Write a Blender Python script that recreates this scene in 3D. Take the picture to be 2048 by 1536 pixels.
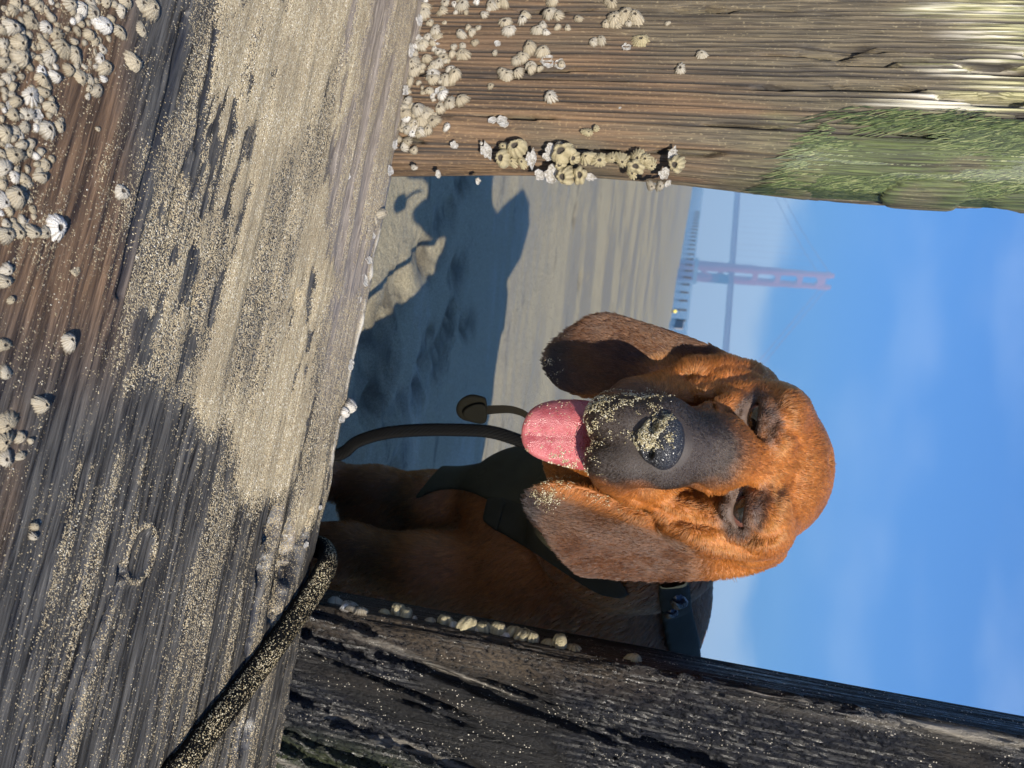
import bpy, bmesh, math, random
import numpy as np
from mathutils import Vector, Matrix
for o in list(bpy.data.objects): bpy.data.objects.remove(o)
scene = bpy.context.scene
COL = scene.collection
rng = np.random.default_rng(7)
random.seed(7)

# ------------------------------------------------------------------ camera
# phone held sideways: the picture's right edge is the sky side
F_PX = 1547.0                       # focal length in pixels of the 2048 px wide photograph
PITCH, ROLL, HC = math.radians(12.3), math.radians(6.5), 0.45
_r0 = np.array([1., 0, 0]); _u0 = np.array([0, math.sin(PITCH), math.cos(PITCH)])
FW = np.array([0, math.cos(PITCH), -math.sin(PITCH)])
CR = math.cos(ROLL)*_r0 + math.sin(ROLL)*_u0
CU = -math.sin(ROLL)*_r0 + math.cos(ROLL)*_u0
CPOS = np.array([0, 0, HC])
cam_data = bpy.data.cameras.new('camera')
cam = bpy.data.objects.new('camera', cam_data); COL.objects.link(cam)
cam_data.sensor_width = 36.0; cam_data.lens = 36.0*F_PX/2048.0
cam_data.clip_start = 0.02; cam_data.clip_end = 30000.0
cam_data.dof.use_dof = True; cam_data.dof.focus_distance = 0.54; cam_data.dof.aperture_fstop = 14.0
_m = Matrix.Identity(4)
for i in range(3):
    _m[i][0] = CU[i]; _m[i][1] = -CR[i]; _m[i][2] = -FW[i]; _m[i][3] = CPOS[i]
cam.matrix_world = _m
scene.camera = cam

# ------------------------------------------------------------------ sky, sun, exposure
SUN_AZ, SUN_EL = math.radians(27.5), math.radians(26.0)   # azimuth from behind the camera towards its right
SUN = np.array([math.sin(SUN_AZ)*math.cos(SUN_EL), -math.cos(SUN_AZ)*math.cos(SUN_EL), math.sin(SUN_EL)])
world = bpy.data.worlds.new('World'); scene.world = world; world.use_nodes = True
def world_nodes():
    nt = world.node_tree; nt.nodes.clear(); N = nt.nodes.new; L = nt.links.new
    out = N('ShaderNodeOutputWorld'); bg = N('ShaderNodeBackground'); L(bg.outputs[0], out.inputs[0])
    sky = N('ShaderNodeTexSky'); sky.sky_type = 'NISHITA'; sky.sun_disc = False
    sky.sun_elevation = SUN_EL; sky.sun_rotation = math.atan2(SUN[0], SUN[1])
    sky.air_density = 1.0; sky.dust_density = 0.2; sky.ozone_density = 4.0
    bg.inputs[1].default_value = 0.05
    hsv = N('ShaderNodeHueSaturation'); hsv.inputs['Saturation'].default_value = 1.75; hsv.inputs['Value'].default_value = 1.0
    tin = N('ShaderNodeMix'); tin.data_type = 'RGBA'; tin.blend_type = 'MULTIPLY'; tin.inputs[0].default_value = 1.0; tin.inputs[7].default_value = (.08, .68, 1.7, 1)   # clear, deep coastal blue
    L(sky.outputs[0], tin.inputs[6]); L(tin.outputs[2], hsv.inputs['Color'])
    # a low fog bank all round the horizon and thin high wisps
    tc = N('ShaderNodeTexCoord'); sep = N('ShaderNodeSeparateXYZ'); L(tc.outputs['Generated'], sep.inputs[0])
    mp = N('ShaderNodeMapping'); mp.inputs['Scale'].default_value = (1, 1, 2.6); L(tc.outputs['Generated'], mp.inputs[0])
    n1 = N('ShaderNodeTexNoise'); n1.inputs['Scale'].default_value = 3.0; n1.inputs['Detail'].default_value = 4; n1.inputs['Roughness'].default_value = .5
    L(mp.outputs[0], n1.inputs[0])
    ma = N('ShaderNodeMath'); ma.operation = 'MULTIPLY_ADD'; ma.inputs[1].default_value = -0.22; L(n1.outputs[0], ma.inputs[0]); L(sep.outputs[2], ma.inputs[2])
    mr = N('ShaderNodeMapRange'); mr.interpolation_type = 'SMOOTHSTEP'
    mr.inputs[1].default_value = -0.03; mr.inputs[2].default_value = 0.03; mr.inputs[3].default_value = 1.0; mr.inputs[4].default_value = 0.0
    L(ma.outputs[0], mr.inputs[0])
    n2 = N('ShaderNodeTexNoise'); n2.inputs['Scale'].default_value = 4.2; n2.inputs['Detail'].default_value = 3; L(mp.outputs[0], n2.inputs[0])
    mr2 = N('ShaderNodeMapRange'); mr2.interpolation_type = 'SMOOTHSTEP'
    mr2.inputs[1].default_value = 0.42; mr2.inputs[2].default_value = 0.72; mr2.inputs[3].default_value = 0.0; mr2.inputs[4].default_value = 0.14
    L(n2.outputs[0], mr2.inputs[0])
    mx = N('ShaderNodeMath'); mx.operation = 'MAXIMUM'; L(mr.outputs[0], mx.inputs[0]); L(mr2.outputs[0], mx.inputs[1])
    mix = N('ShaderNodeMix'); mix.data_type = 'RGBA'; L(mx.outputs[0], mix.inputs[0]); L(hsv.outputs[0], mix.inputs[6])
    mix.inputs[7].default_value = (18.0, 18.8, 19.5, 1)
    L(mix.outputs[2], bg.inputs[0])
world_nodes()
sun_data = bpy.data.lights.new('sun', 'SUN'); sun_data.energy = 5.0; sun_data.angle = math.radians(0.53); sun_data.color = (1.0, 0.93, 0.82)
sun = bpy.data.objects.new('sun', sun_data); COL.objects.link(sun)
sun.rotation_euler = Vector(SUN).to_track_quat('Z', 'Y').to_euler(); sun.location = (1, -2, 3)
scene.render.engine = 'CYCLES'
scene.view_settings.view_transform = 'Standard'; scene.view_settings.look = 'None'
scene.view_settings.exposure = 0.88; scene.view_settings.gamma = 1.0; scene.view_settings.use_curve_mapping = False
scene.render.resolution_x, scene.render.resolution_y = 1024, 768

# ------------------------------------------------------------------ helpers
def ray(px, py): return FW + (px-1024)/F_PX*CU + (py-768)/F_PX*CR
def at(px, py, y):
    d = ray(px, py); return CPOS + d*(y/d[1])          # point at depth y seen at a pixel of the photograph
def on_ground(px, py, z=0.0):
    d = ray(px, py); return CPOS + d*((z-HC)/d[2])
def to_px(P):
    v = np.asarray(P)-CPOS; z = v@FW; return 1024+F_PX*(v@CU)/z, 768+F_PX*(v@CR)/z
WA = math.radians(11.0)                                 # the groyne runs 11 degrees off square to the view
WN = np.array([-math.sin(WA), -math.cos(WA), 0]); WD = np.array([math.cos(WA), -math.sin(WA), 0]); WP = np.array([0, .62, 0.])
def wall_sz(px, py):
    d = ray(px, py); t = ((WP-CPOS)@WN)/(d@WN); P = CPOS+t*d; return float((P-WP)@WD), float(P[2])

def mesh_obj(name, V, Fc, mat=None, parent=None, smooth=True, kind=None):
    me = bpy.data.meshes.new(name)
    me.from_pydata([tuple(v) for v in V] if not isinstance(V, list) else V, [], Fc if isinstance(Fc, list) else Fc.tolist())
    if smooth: me.polygons.foreach_set('use_smooth', [True]*len(me.polygons))
    me.update()
    return link(name, me, mat, parent, kind)
def fast_mesh(name, V, Q):
    """numpy verts (n,3) and quads/tris (m,k)"""
    V = np.ascontiguousarray(V, np.float32); Q = np.ascontiguousarray(Q, np.int32); k = Q.shape[1]
    me = bpy.data.meshes.new(name)
    me.vertices.add(len(V)); me.vertices.foreach_set('co', V.ravel())
    me.loops.add(Q.size); me.loops.foreach_set('vertex_index', Q.ravel())
    me.polygons.add(len(Q)); me.polygons.foreach_set('loop_start', np.arange(0, Q.size, k, dtype=np.int32))
    me.polygons.foreach_set('use_smooth', np.ones(len(Q), bool))
    me.update(calc_edges=True); me.validate()
    return me
def link(name, me, mat=None, parent=None, kind=None):
    o = bpy.data.objects.new(name, me); COL.objects.link(o)
    if mat is not None and me is not None and len(me.materials) == 0: me.materials.append(mat)
    if parent is not None: o.parent = parent
    if kind: o['kind'] = kind
    return o
def tag(o, label, cat, group=None):
    o['label'] = label; o['category'] = cat
    if group: o['group'] = group
    return o
def empty(name, loc=(0, 0, 0), rotz=0.0):
    o = bpy.data.objects.new(name, None); COL.objects.link(o); o.location = loc; o.rotation_euler = (0, 0, rotz); o.empty_display_size = .05
    return o
def add_attr(me, name, data, kind='FLOAT', dom='POINT'):
    a = me.attributes.new(name, kind, dom)
    if kind == 'FLOAT': a.data.foreach_set('value', np.ascontiguousarray(data, np.float32))
    elif kind == 'FLOAT_COLOR':
        d = np.ones((len(data), 4), np.float32); d[:, :3] = data; a.data.foreach_set('color', d.ravel())
    return a
def nrm(v): v = np.asarray(v, float); return v/np.maximum(np.linalg.norm(v, axis=-1, keepdims=True), 1e-9)
def sstep(a, b, x): t = np.clip((x-a)/(b-a), 0, 1); return t*t*(3-2*t)
# smooth lattice noise in numpy
def vnoise(P, seed=0):
    P = np.asarray(P, float); i = np.floor(P).astype(np.int64); f = P-i; f = f*f*(3-2*f)
    def h(ix, iy, iz):
        n = (ix*374761393 + iy*668265263 + iz*2147483647 + seed*1274126177) & 0xffffffff
        n = ((n ^ (n >> 13))*1274126177) & 0xffffffff
        return ((n ^ (n >> 16)) & 0xffff)/65535.0
    r = 0
    for dx in (0, 1):
        for dy in (0, 1):
            for dz in (0, 1):
                w = (f[..., 0] if dx else 1-f[..., 0])*(f[..., 1] if dy else 1-f[..., 1])*(f[..., 2] if dz else 1-f[..., 2])
                r = r + w*h(i[..., 0]+dx, i[..., 1]+dy, i[..., 2]+dz)
    return r
def fbm(P, octv=4, seed=0):
    P = np.asarray(P, float); s = 0; a = 1.0; t = 0
    for k in range(octv): s = s+a*vnoise(P*2.0**k, seed+k*17); t += a; a *= .5
    return s/t

class NT:
    """small helper to write node materials"""
    def __init__(self, name):
        self.m = bpy.data.materials.new(name); self.m.use_nodes = True
        self.t = self.m.node_tree; self.t.nodes.clear()
        self.out = self.t.nodes.new('ShaderNodeOutputMaterial')
    def n(self, typ, ins=None, **kw):
        nd = self.t.nodes.new(typ)
        for k, v in kw.items(): setattr(nd, k, v)
        if ins:
            for k, v in ins.items(): self.set(nd, k, v)
        return nd
    def set(self, nd, k, v):
        s = nd.inputs[k]
        if isinstance(v, bpy.types.NodeSocket): self.t.links.new(v, s)
        elif isinstance(v, bpy.types.Node): self.t.links.new(v.outputs[0], s)
        else: s.default_value = v
    def coord(self, scale=(1, 1, 1), rot=(0, 0, 0), which='Object', vec=None):
        if vec is None: vec = self.n('ShaderNodeTexCoord').outputs[which]
        return self.n('ShaderNodeMapping', {'Vector': vec, 'Scale': scale, 'Rotation': rot}).outputs[0]
    def noise(self, vec, scale, detail=4, rough=.55, dist=0.0):
        return self.n('ShaderNodeTexNoise', {'Vector': vec, 'Scale': scale, 'Detail': detail, 'Roughness': rough, 'Distortion': dist}).outputs[0]
    def vor(self, vec, scale, feature='F1', out='Distance', rand=1.0):
        return self.n('ShaderNodeTexVoronoi', {'Vector': vec, 'Scale': scale, 'Randomness': rand}, feature=feature).outputs[out]
    def wnoise(self, vec):
        return self.n('ShaderNodeTexWhiteNoise', {'Vector': vec}).outputs[0]
    def math(self, op, a, b=0.0, c=0.0, clamp=False):
        nd = self.n('ShaderNodeMath', {0: a, 1: b, 2: c}, operation=op); nd.use_clamp = clamp; return nd.outputs[0]
    def rng(self, v, a, b, c=0.0, d=1.0, smooth=True):
        return self.n('ShaderNodeMapRange', {0: v, 1: a, 2: b, 3: c, 4: d}, interpolation_type='SMOOTHSTEP' if smooth else 'LINEAR').outputs[0]
    def mix(self, f, a, b, mode='MIX'):
        def col(x): return (*x, 1.0) if isinstance(x, tuple) and len(x) == 3 else x
        return self.n('ShaderNodeMix', {0: f, 6: col(a), 7: col(b)}, data_type='RGBA', blend_type=mode).outputs[2]
    def ramp(self, v, stops):
        nd = self.n('ShaderNodeValToRGB', {0: v}); e = nd.color_ramp.elements
        while len(e) < len(stops): e.new(.5)
        for el, (p, c) in zip(e, stops): el.position = p; el.color = (*c, 1)
        return nd.outputs[0]
    def attr(self, name, out='Fac'): return self.n('ShaderNodeAttribute', attribute_name=name).outputs[out]
    def bump(self, h, strength=.5, dist=.001, normal=None):
        d = {'Height': h, 'Strength': strength, 'Distance': dist}
        if normal is not None: d['Normal'] = normal
        return self.n('ShaderNodeBump', d).outputs[0]
    def principled(self, col, rough=.7, normal=None, **kw):
        d = {'Base Color': (*col, 1.0) if isinstance(col, tuple) and len(col) == 3 else col, 'Roughness': rough}
        if normal is not None: d['Normal'] = normal
        d.update(kw)
        b = self.n('ShaderNodeBsdfPrincipled', d); self.t.links.new(b.outputs[0], self.out.inputs[0]); return self.m
# ------------------------------------------------------------------ beach, bay, bridge
WATER_Z = -.45
SH_A = on_ground(1339, 655, WATER_Z); SH_B = on_ground(1362, 520, WATER_Z)
SH_D = nrm(SH_B[:2]-SH_A[:2]); SH_N = np.array([SH_D[1], -SH_D[0]])        # shoreline and the normal to its water side
def beach_z(x, y):
    d = (x-SH_A[0])*SH_N[0]+(y-SH_A[1])*SH_N[1]                              # metres out past the waterline
    z = WATER_Z*sstep(6, 38, y)
    z = z-1.0*sstep(-.5, 25, d)+.06*sstep(-.5, -12, d)*sstep(20, 40, y)
    return z
def mat_beach():
    t = NT('wet_beach_sand'); v = t.coord()
    st = t.coord(scale=(.55, 1.6, 1), rot=(0, 0, math.radians(24)))
    big = t.noise(st, 1.6, 5, .55, .6); mid = t.noise(t.coord(scale=(1, 2.4, 1), rot=(0, 0, math.radians(20))), 7, 4, .6, .4)
    wet = t.rng(t.math('ADD', t.math('MULTIPLY', big, .7), t.math('MULTIPLY', mid, .3)), .42, .58)
    g1 = t.vor(v, 900, 'F1', 'Color'); g = t.n('ShaderNodeSeparateColor', {0: g1}).outputs[0]
    gr = t.ramp(g, [(0, (.09, .075, .045)), (.5, (.25, .215, .14)), (1, (.50, .45, .33))])
    fade = t.rng(t.n('ShaderNodeSeparateXYZ', {0: t.n('ShaderNodeTexCoord').outputs['Object']}).outputs[1], 1.5, 4.0)
    base = t.mix(wet, (.225, .182, .104), (.335, .282, .172))
    col = t.mix(t.math('MULTIPLY', t.math('SUBTRACT', 1.0, fade), .55), base, gr)
    dark = t.math('MULTIPLY', t.rng(t.noise(t.coord(scale=(.5, 1.8, 1)), 6, 6, .75), .58, .66), .6)
    col = t.mix(dark, col, (.085, .07, .045))
    prt = t.attr('print'); col = t.mix(t.math('MULTIPLY', prt, .75), col, (.06, .05, .034))
    h = t.math('ADD', t.noise(v, 60, 5, .7), t.math('MULTIPLY', g, .25))
    ro = t.rng(wet, 0, 1, .42, .75)
    return t.principled(col, ro, t.bump(h, .8, .008), **{'Specular IOR Level': .35})
def make_beach():
    xs = np.concatenate([-np.geomspace(1400, 2.2, 60), np.arange(-2.0, 2.01, .02), np.geomspace(2.2, 1400, 60)])
    ys = np.concatenate([np.linspace(-30, .4, 30), np.arange(.5, 4.2, .02), np.geomspace(4.25, 1600, 150)])
    X, Y = np.meshgrid(xs, ys, indexing='ij'); Z = beach_z(X, Y); P = np.stack([X, Y, X*0], -1)
    near = sstep(9, 3, np.hypot(X, Y-1.5))
    Z = Z+near*((fbm(P*np.array([2, 5, 1]), 3, 1)-.5)*.008+(fbm(P*22, 3, 4)-.5)*.004)
    Z = Z+sstep(60, 12, Y)*sstep(2, 5, Y)*(fbm(P*np.array([.7, 2.2, 1]), 3, 6)-.5)*.022
    pr = np.zeros_like(X)
    spots = [(915, 540), (900, 640), (935, 650), (860, 690), (880, 720), (845, 520), (865, 500), (755, 790), (735, 800), (790, 830), (790, 935), (745, 645), (890, 430), (790, 590), (760, 700), (1160, 560), (1150, 430), (740, 720), (925, 360), (840, 760)]
    for i, q in enumerate(spots):                                   # paw and foot prints pressed into the sand
        c = on_ground(*q); an = .5+.5*math.sin(i*2.1); dx = X-c[0]; dy = Y-c[1]
        u = dx*math.cos(an)+dy*math.sin(an); w = -dx*math.sin(an)+dy*math.cos(an); r2 = (u/.035)**2+(w/.060)**2
        nz = fbm(P*90+i, 2, 8)
        Z = Z-.012*np.exp(-r2**1.5)*(.2+1.5*fbm(P*150+i, 2, 9))+.004*np.exp(-((np.sqrt(r2)-1.35)/.4)**2)*nz
        pr = np.maximum(pr, np.exp(-r2**2)*sstep(.35, .6, nz))
    nx, ny = X.shape; idx = np.arange(nx*ny).reshape(nx, ny)
    Q = np.stack([idx[:-1, :-1], idx[1:, :-1], idx[1:, 1:], idx[:-1, 1:]], -1).reshape(-1, 4)
    me = fast_mesh('beach', np.stack([X, Y, Z], -1).reshape(-1, 3), Q); add_attr(me, 'print', pr.ravel())
    link('beach', me, mat_beach(), None, 'structure')
make_beach()
def make_water():
    t = NT('bay_water'); v = t.coord(scale=(.3, 1, 1)); h = t.noise(v, 2.5, 5, .65)
    m = t.principled((.012, .035, .055), .12, t.bump(h, .35, .12), IOR=1.33)
    V = [(-1400, 10, WATER_Z), (1400, 10, WATER_Z), (1400, 1600, WATER_Z), (-1400, 1600, WATER_Z)]
    link('water', fast_mesh('water', np.array(V, float), np.array([[0, 1, 2, 3]])), m, None, 'structure')
make_water()

def tube_me(name, pts, rad, seg=8, cap=True):
    pts = np.asarray(pts, float); n = len(pts); rad = np.broadcast_to(np.asarray(rad, float), n)
    t = nrm(np.gradient(pts, axis=0)); ref = np.array([0, 0, 1.]) if abs(t[0][2]) < .9 else np.array([1., 0, 0])
    s = nrm(np.cross(t, ref)); u = np.cross(s, t); a = np.linspace(0, 2*np.pi, seg, endpoint=False)
    V = (pts[:, None]+(s[:, None]*np.cos(a)[None, :, None]+u[:, None]*np.sin(a)[None, :, None])*rad[:, None, None]).reshape(-1, 3)
    i = np.arange(n-1)[:, None]*seg; j = np.arange(seg)[None]; j2 = (j+1) % seg
    Q = np.stack([i+j, i+j2, i+seg+j2, i+seg+j], -1).reshape(-1, 4)[:, ::-1]
    Fc = Q.tolist()
    if cap: Fc += [list(range(seg)), list(range(n*seg-1, (n-1)*seg-1, -1))]
    me = bpy.data.meshes.new(name); me.from_pydata(V.tolist(), [], Fc); me.polygons.foreach_set('use_smooth', [len(p) == 4 for p in Fc]); me.update(); return me
def boxes_me(name, boxes):
    """boxes: list of (cx,cy,cz,sx,sy,sz) with optional taper of the top"""
    V = []; Fc = []
    for b in boxes:
        cx, cy, cz, sx, sy, sz = b[:6]; tp = b[6] if len(b) > 6 else 1.0; o = len(V)
        for z, k in ((-.5, 1.0), (.5, tp)):
            for x, y in ((-.5, -.5), (.5, -.5), (.5, .5), (-.5, .5)): V.append((cx+x*sx*k, cy+y*sy*k, cz+z*sz))
        Fc += [(o+3, o+2, o+1, o), (o+4, o+5, o+6, o+7)]+[(o+i, o+(i+1) % 4, o+4+(i+1) % 4, o+4+i) for i in range(4)]
    me = bpy.data.meshes.new(name); me.from_pydata(V, [], Fc); me.update(); return me
def mat_flat(name, col, rough=.6, var=.25, scale=3):
    t = NT(name); v = t.coord(); n = t.noise(v, scale, 4); return t.principled(t.mix(n, tuple(c*(1-var) for c in col), tuple(c*(1+var) for c in col)), rough)

# row of old pilings standing in the shallows far down the beach
def make_pilings():
    m = mat_flat('tarred_piling_wood', (.035, .028, .022), .8, .4, 6)
    A = np.array([1353.5, 640.]); B = np.array([1391., 424.]); n = 15
    vs = []
    for k in range(4):
        g = np.random.default_rng(k); zs = np.linspace(-.5, .62, 6); a = np.linspace(0, 2*np.pi, 8, endpoint=False)
        r = .085*(1-.1*(zs+.5))[:, None]*(1+.12*g.normal(size=(6, 8))*.6)
        V = np.stack([r*np.cos(a), r*np.sin(a), np.repeat(zs[:, None], 8, 1)+np.where(np.arange(6)[:, None] == 5, g.random((1, 8))*.07, 0)], -1).reshape(-1, 3)
        Fc = [(8*i+j, 8*i+(j+1) % 8, 8*i+8+(j+1) % 8, 8*i+8+j) for i in range(5) for j in range(8)]+[tuple(range(40, 48))]
        me = bpy.data.meshes.new('piling'); me.from_pydata(V.tolist(), [], Fc); me.materials.append(m); vs.append(me)
    PA = on_ground(*A, WATER_Z); PB = on_ground(*B, WATER_Z)
    for i in range(22):
        # evenly spaced along the groyne on the ground
        q = PA+(PB-PA)*(i/21.0); o = link('piling', vs[i % 4]); o.location = (q[0], q[1], WATER_Z); o.rotation_euler = (random.uniform(-.04, .04), random.uniform(-.05, .05), i)
        s = random.uniform(.9, 1.08); o.scale = (1.05, 1.05, s)
        tag(o, 'dark old piling standing in the row along the distant water line', 'piling', 'row of pilings at the water line')
    # close-boarded end of that row
    d = nrm(PA-PB); root = empty('plank_groyne', (PA[0], PA[1], WATER_Z)); tag(root, 'short grey close-boarded groyne at the end of the distant piling row', 'groyne')
    gm = mat_flat('grey_board', (.22, .22, .23), .8, .3, 5); bm_ = boxes_me('board', [(0, 0, .03, .17, .08, 1.02)]); bm_.materials.append(gm)
    for i in range(12):
        o = link('board', bm_, None, root); o.location = (d[0]*(.35+i*.19), d[1]*(.35+i*.19), -.0+random.uniform(-.04, .03)); o.rotation_euler = (0, 0, math.atan2(d[1], d[0]))
make_pilings()
def make_buoy():
    q = on_ground(1344, 622, WATER_Z); root = empty('marker_buoy', (q[0], q[1], WATER_Z)); tag(root, 'small yellow marker buoy floating off the sand edge', 'buoy'); root.scale = (.6, .6, .6)
    ym = mat_flat('yellow_paint', (.75, .60, .10), .5, .1); dm = mat_flat('black_rubber', (.02, .02, .02), .7, .2)
    prof = [(.0, .10), (.10, .12), (.15, .20), (.15, .30), (.10, .38), (.03, .42), (.0, .42)]
    def lathe(name, prof, mat):
        a = np.linspace(0, 2*np.pi, 14, endpoint=False); V = [(r*math.cos(x), r*math.sin(x), z) for r, z in prof for x in a]; n = 14
        Fc = [(n*i+j, n*i+(j+1) % n, n*i+n+(j+1) % n, n*i+n+j) for i in range(len(prof)-1) for j in range(n)]
        return mesh_obj(name, V, Fc, mat, root)
    lathe('float', prof, ym); lathe('collar', [(.0, -.06), (.12, -.05), (.13, .02), (.11, .08), (.09, .115), (0, .116)], dm)
make_buoy()

# suspension bridge in the fog
def make_bridge():
    orange = mat_flat('orange_bridge_paint', (.52, .085, .045), .6, .12, .05)
    D = 1375.0; dr = ray(1404, 543); x0 = dr[0]/dr[1]*D
    root = empty('suspension_bridge', (x0, D, WATER_Z)); th = math.radians(180-36); root.rotation_euler = (0, 0, th)
    tag(root, 'orange suspension bridge with tall twin-legged tower half hidden in fog', 'bridge')
    # local x runs along the deck, y across it
    tw = empty('tower'); tw.parent = root
    tw2 = None
    hw = 13.7
    def leg(y):
        tiers = [(-4, 67, 10.5, 16), (67, 105, 9.4, 14), (105, 142, 8.4, 12), (142, 178, 7.4, 10.5), (178, 212, 6.6, 9.5), (212, 222, 7.4, 10.6), (222, 227, 5.0, 7)]
        bx = []
        for a, b, w, l in tiers:
            bx.append((0, y, (a+b)/2, l, w*.72, b-a)); bx.append((0, y, (a+b)/2, l*.7, w, b-a-.6))
        return boxes_me('tower_leg', bx)
    for s in (-1, 1): link('tower_leg', leg(s*hw), orange, root)
    for z0, h in ((60, 7), (98, 9), (135, 8.5), (171, 8), (203, 12)):
        bx = [(0, 0, z0+h/2, 6.5, 2*hw-5, h)]+[(0, sy*(hw-6.2), z0-1.6, 6.0, 3.0, 3.4) for sy in (-1, 1)]
        link('portal_strut', boxes_me('portal_strut', bx), orange, root)
    for z0, z1 in ((4, 30), (32, 58)):
        for s in (-1, 1): link('cross_brace', tube_me('cross_brace', [(0, -s*9, z0), (0, s*9, z1)], 1.6, 6), orange, root)
    pm = mat_flat('concrete_pier', (.3, .29, .27), .9, .1, .05); link('pier', boxes_me('pier', [(0, 0, 1, 24, 44, 10, .9)]), pm, root)
    tw.parent = None; bpy.data.objects.remove(tw)
    # deck with its stiffening trusses: along +x the main span, along -x the side span
    link('deck', boxes_me('deck', [(150, 0, 66.5, 700, 27, 1.4), (150, 13.9, 63, 700, .9, 1.2), (150, -13.9, 63, 700, .9, 1.2), (150, 13.9, 59.5, 700, 1.1, 1.4), (150, -13.9, 59.5, 700, 1.1, 1.4)]), orange, root)
    tr = []
    for y in (-13.9, 13.9):
        for k in range(92): x = -198+k*7.6; tr.append((x, y, 62.8, .7, .7, 6.4))
    o = link('truss_posts', boxes_me('truss_posts', tr), orange, root); o['kind'] = 'stuff'
    for y in (-hw, hw):
        xs = np.linspace(0, 500, 30); zz = 70+152*((640-xs)/640)**2
        link('main_cable', tube_me('main_cable', np.stack([xs, xs*0+y, zz], -1), .55, 6), orange, root)
        xs = np.linspace(0, -200, 14); zz = 222+xs*.55
        link('main_cable', tube_me('main_cable', np.stack([xs, xs*0+y, zz], -1), .55, 6), orange, root)
        sus = [(x, y, (66+70+152*((640-x)/640)**2)/2, .14, .14, 4+152*((640-x)/640)**2) for x in np.arange(15, 500, 15.2)]
        o = link('suspender_ropes', boxes_me('suspender_ropes', sus), orange, root); o['kind'] = 'stuff'
make_bridge()
def make_haze():
    me = boxes_me('haze', [(0, 780, 116, 2900, 1680, 236)]); t = NT('haze')
    v = t.n('ShaderNodeVolumePrincipled', {'Color': (.30, .64, 1.0, 1), 'Density': HAZE, 'Anisotropy': 0.0}); t.t.links.new(v.outputs[0], t.out.inputs['Volume'])
    link('haze', me, t.m, None, 'stuff')
HAZE = .0013
make_haze()
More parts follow.
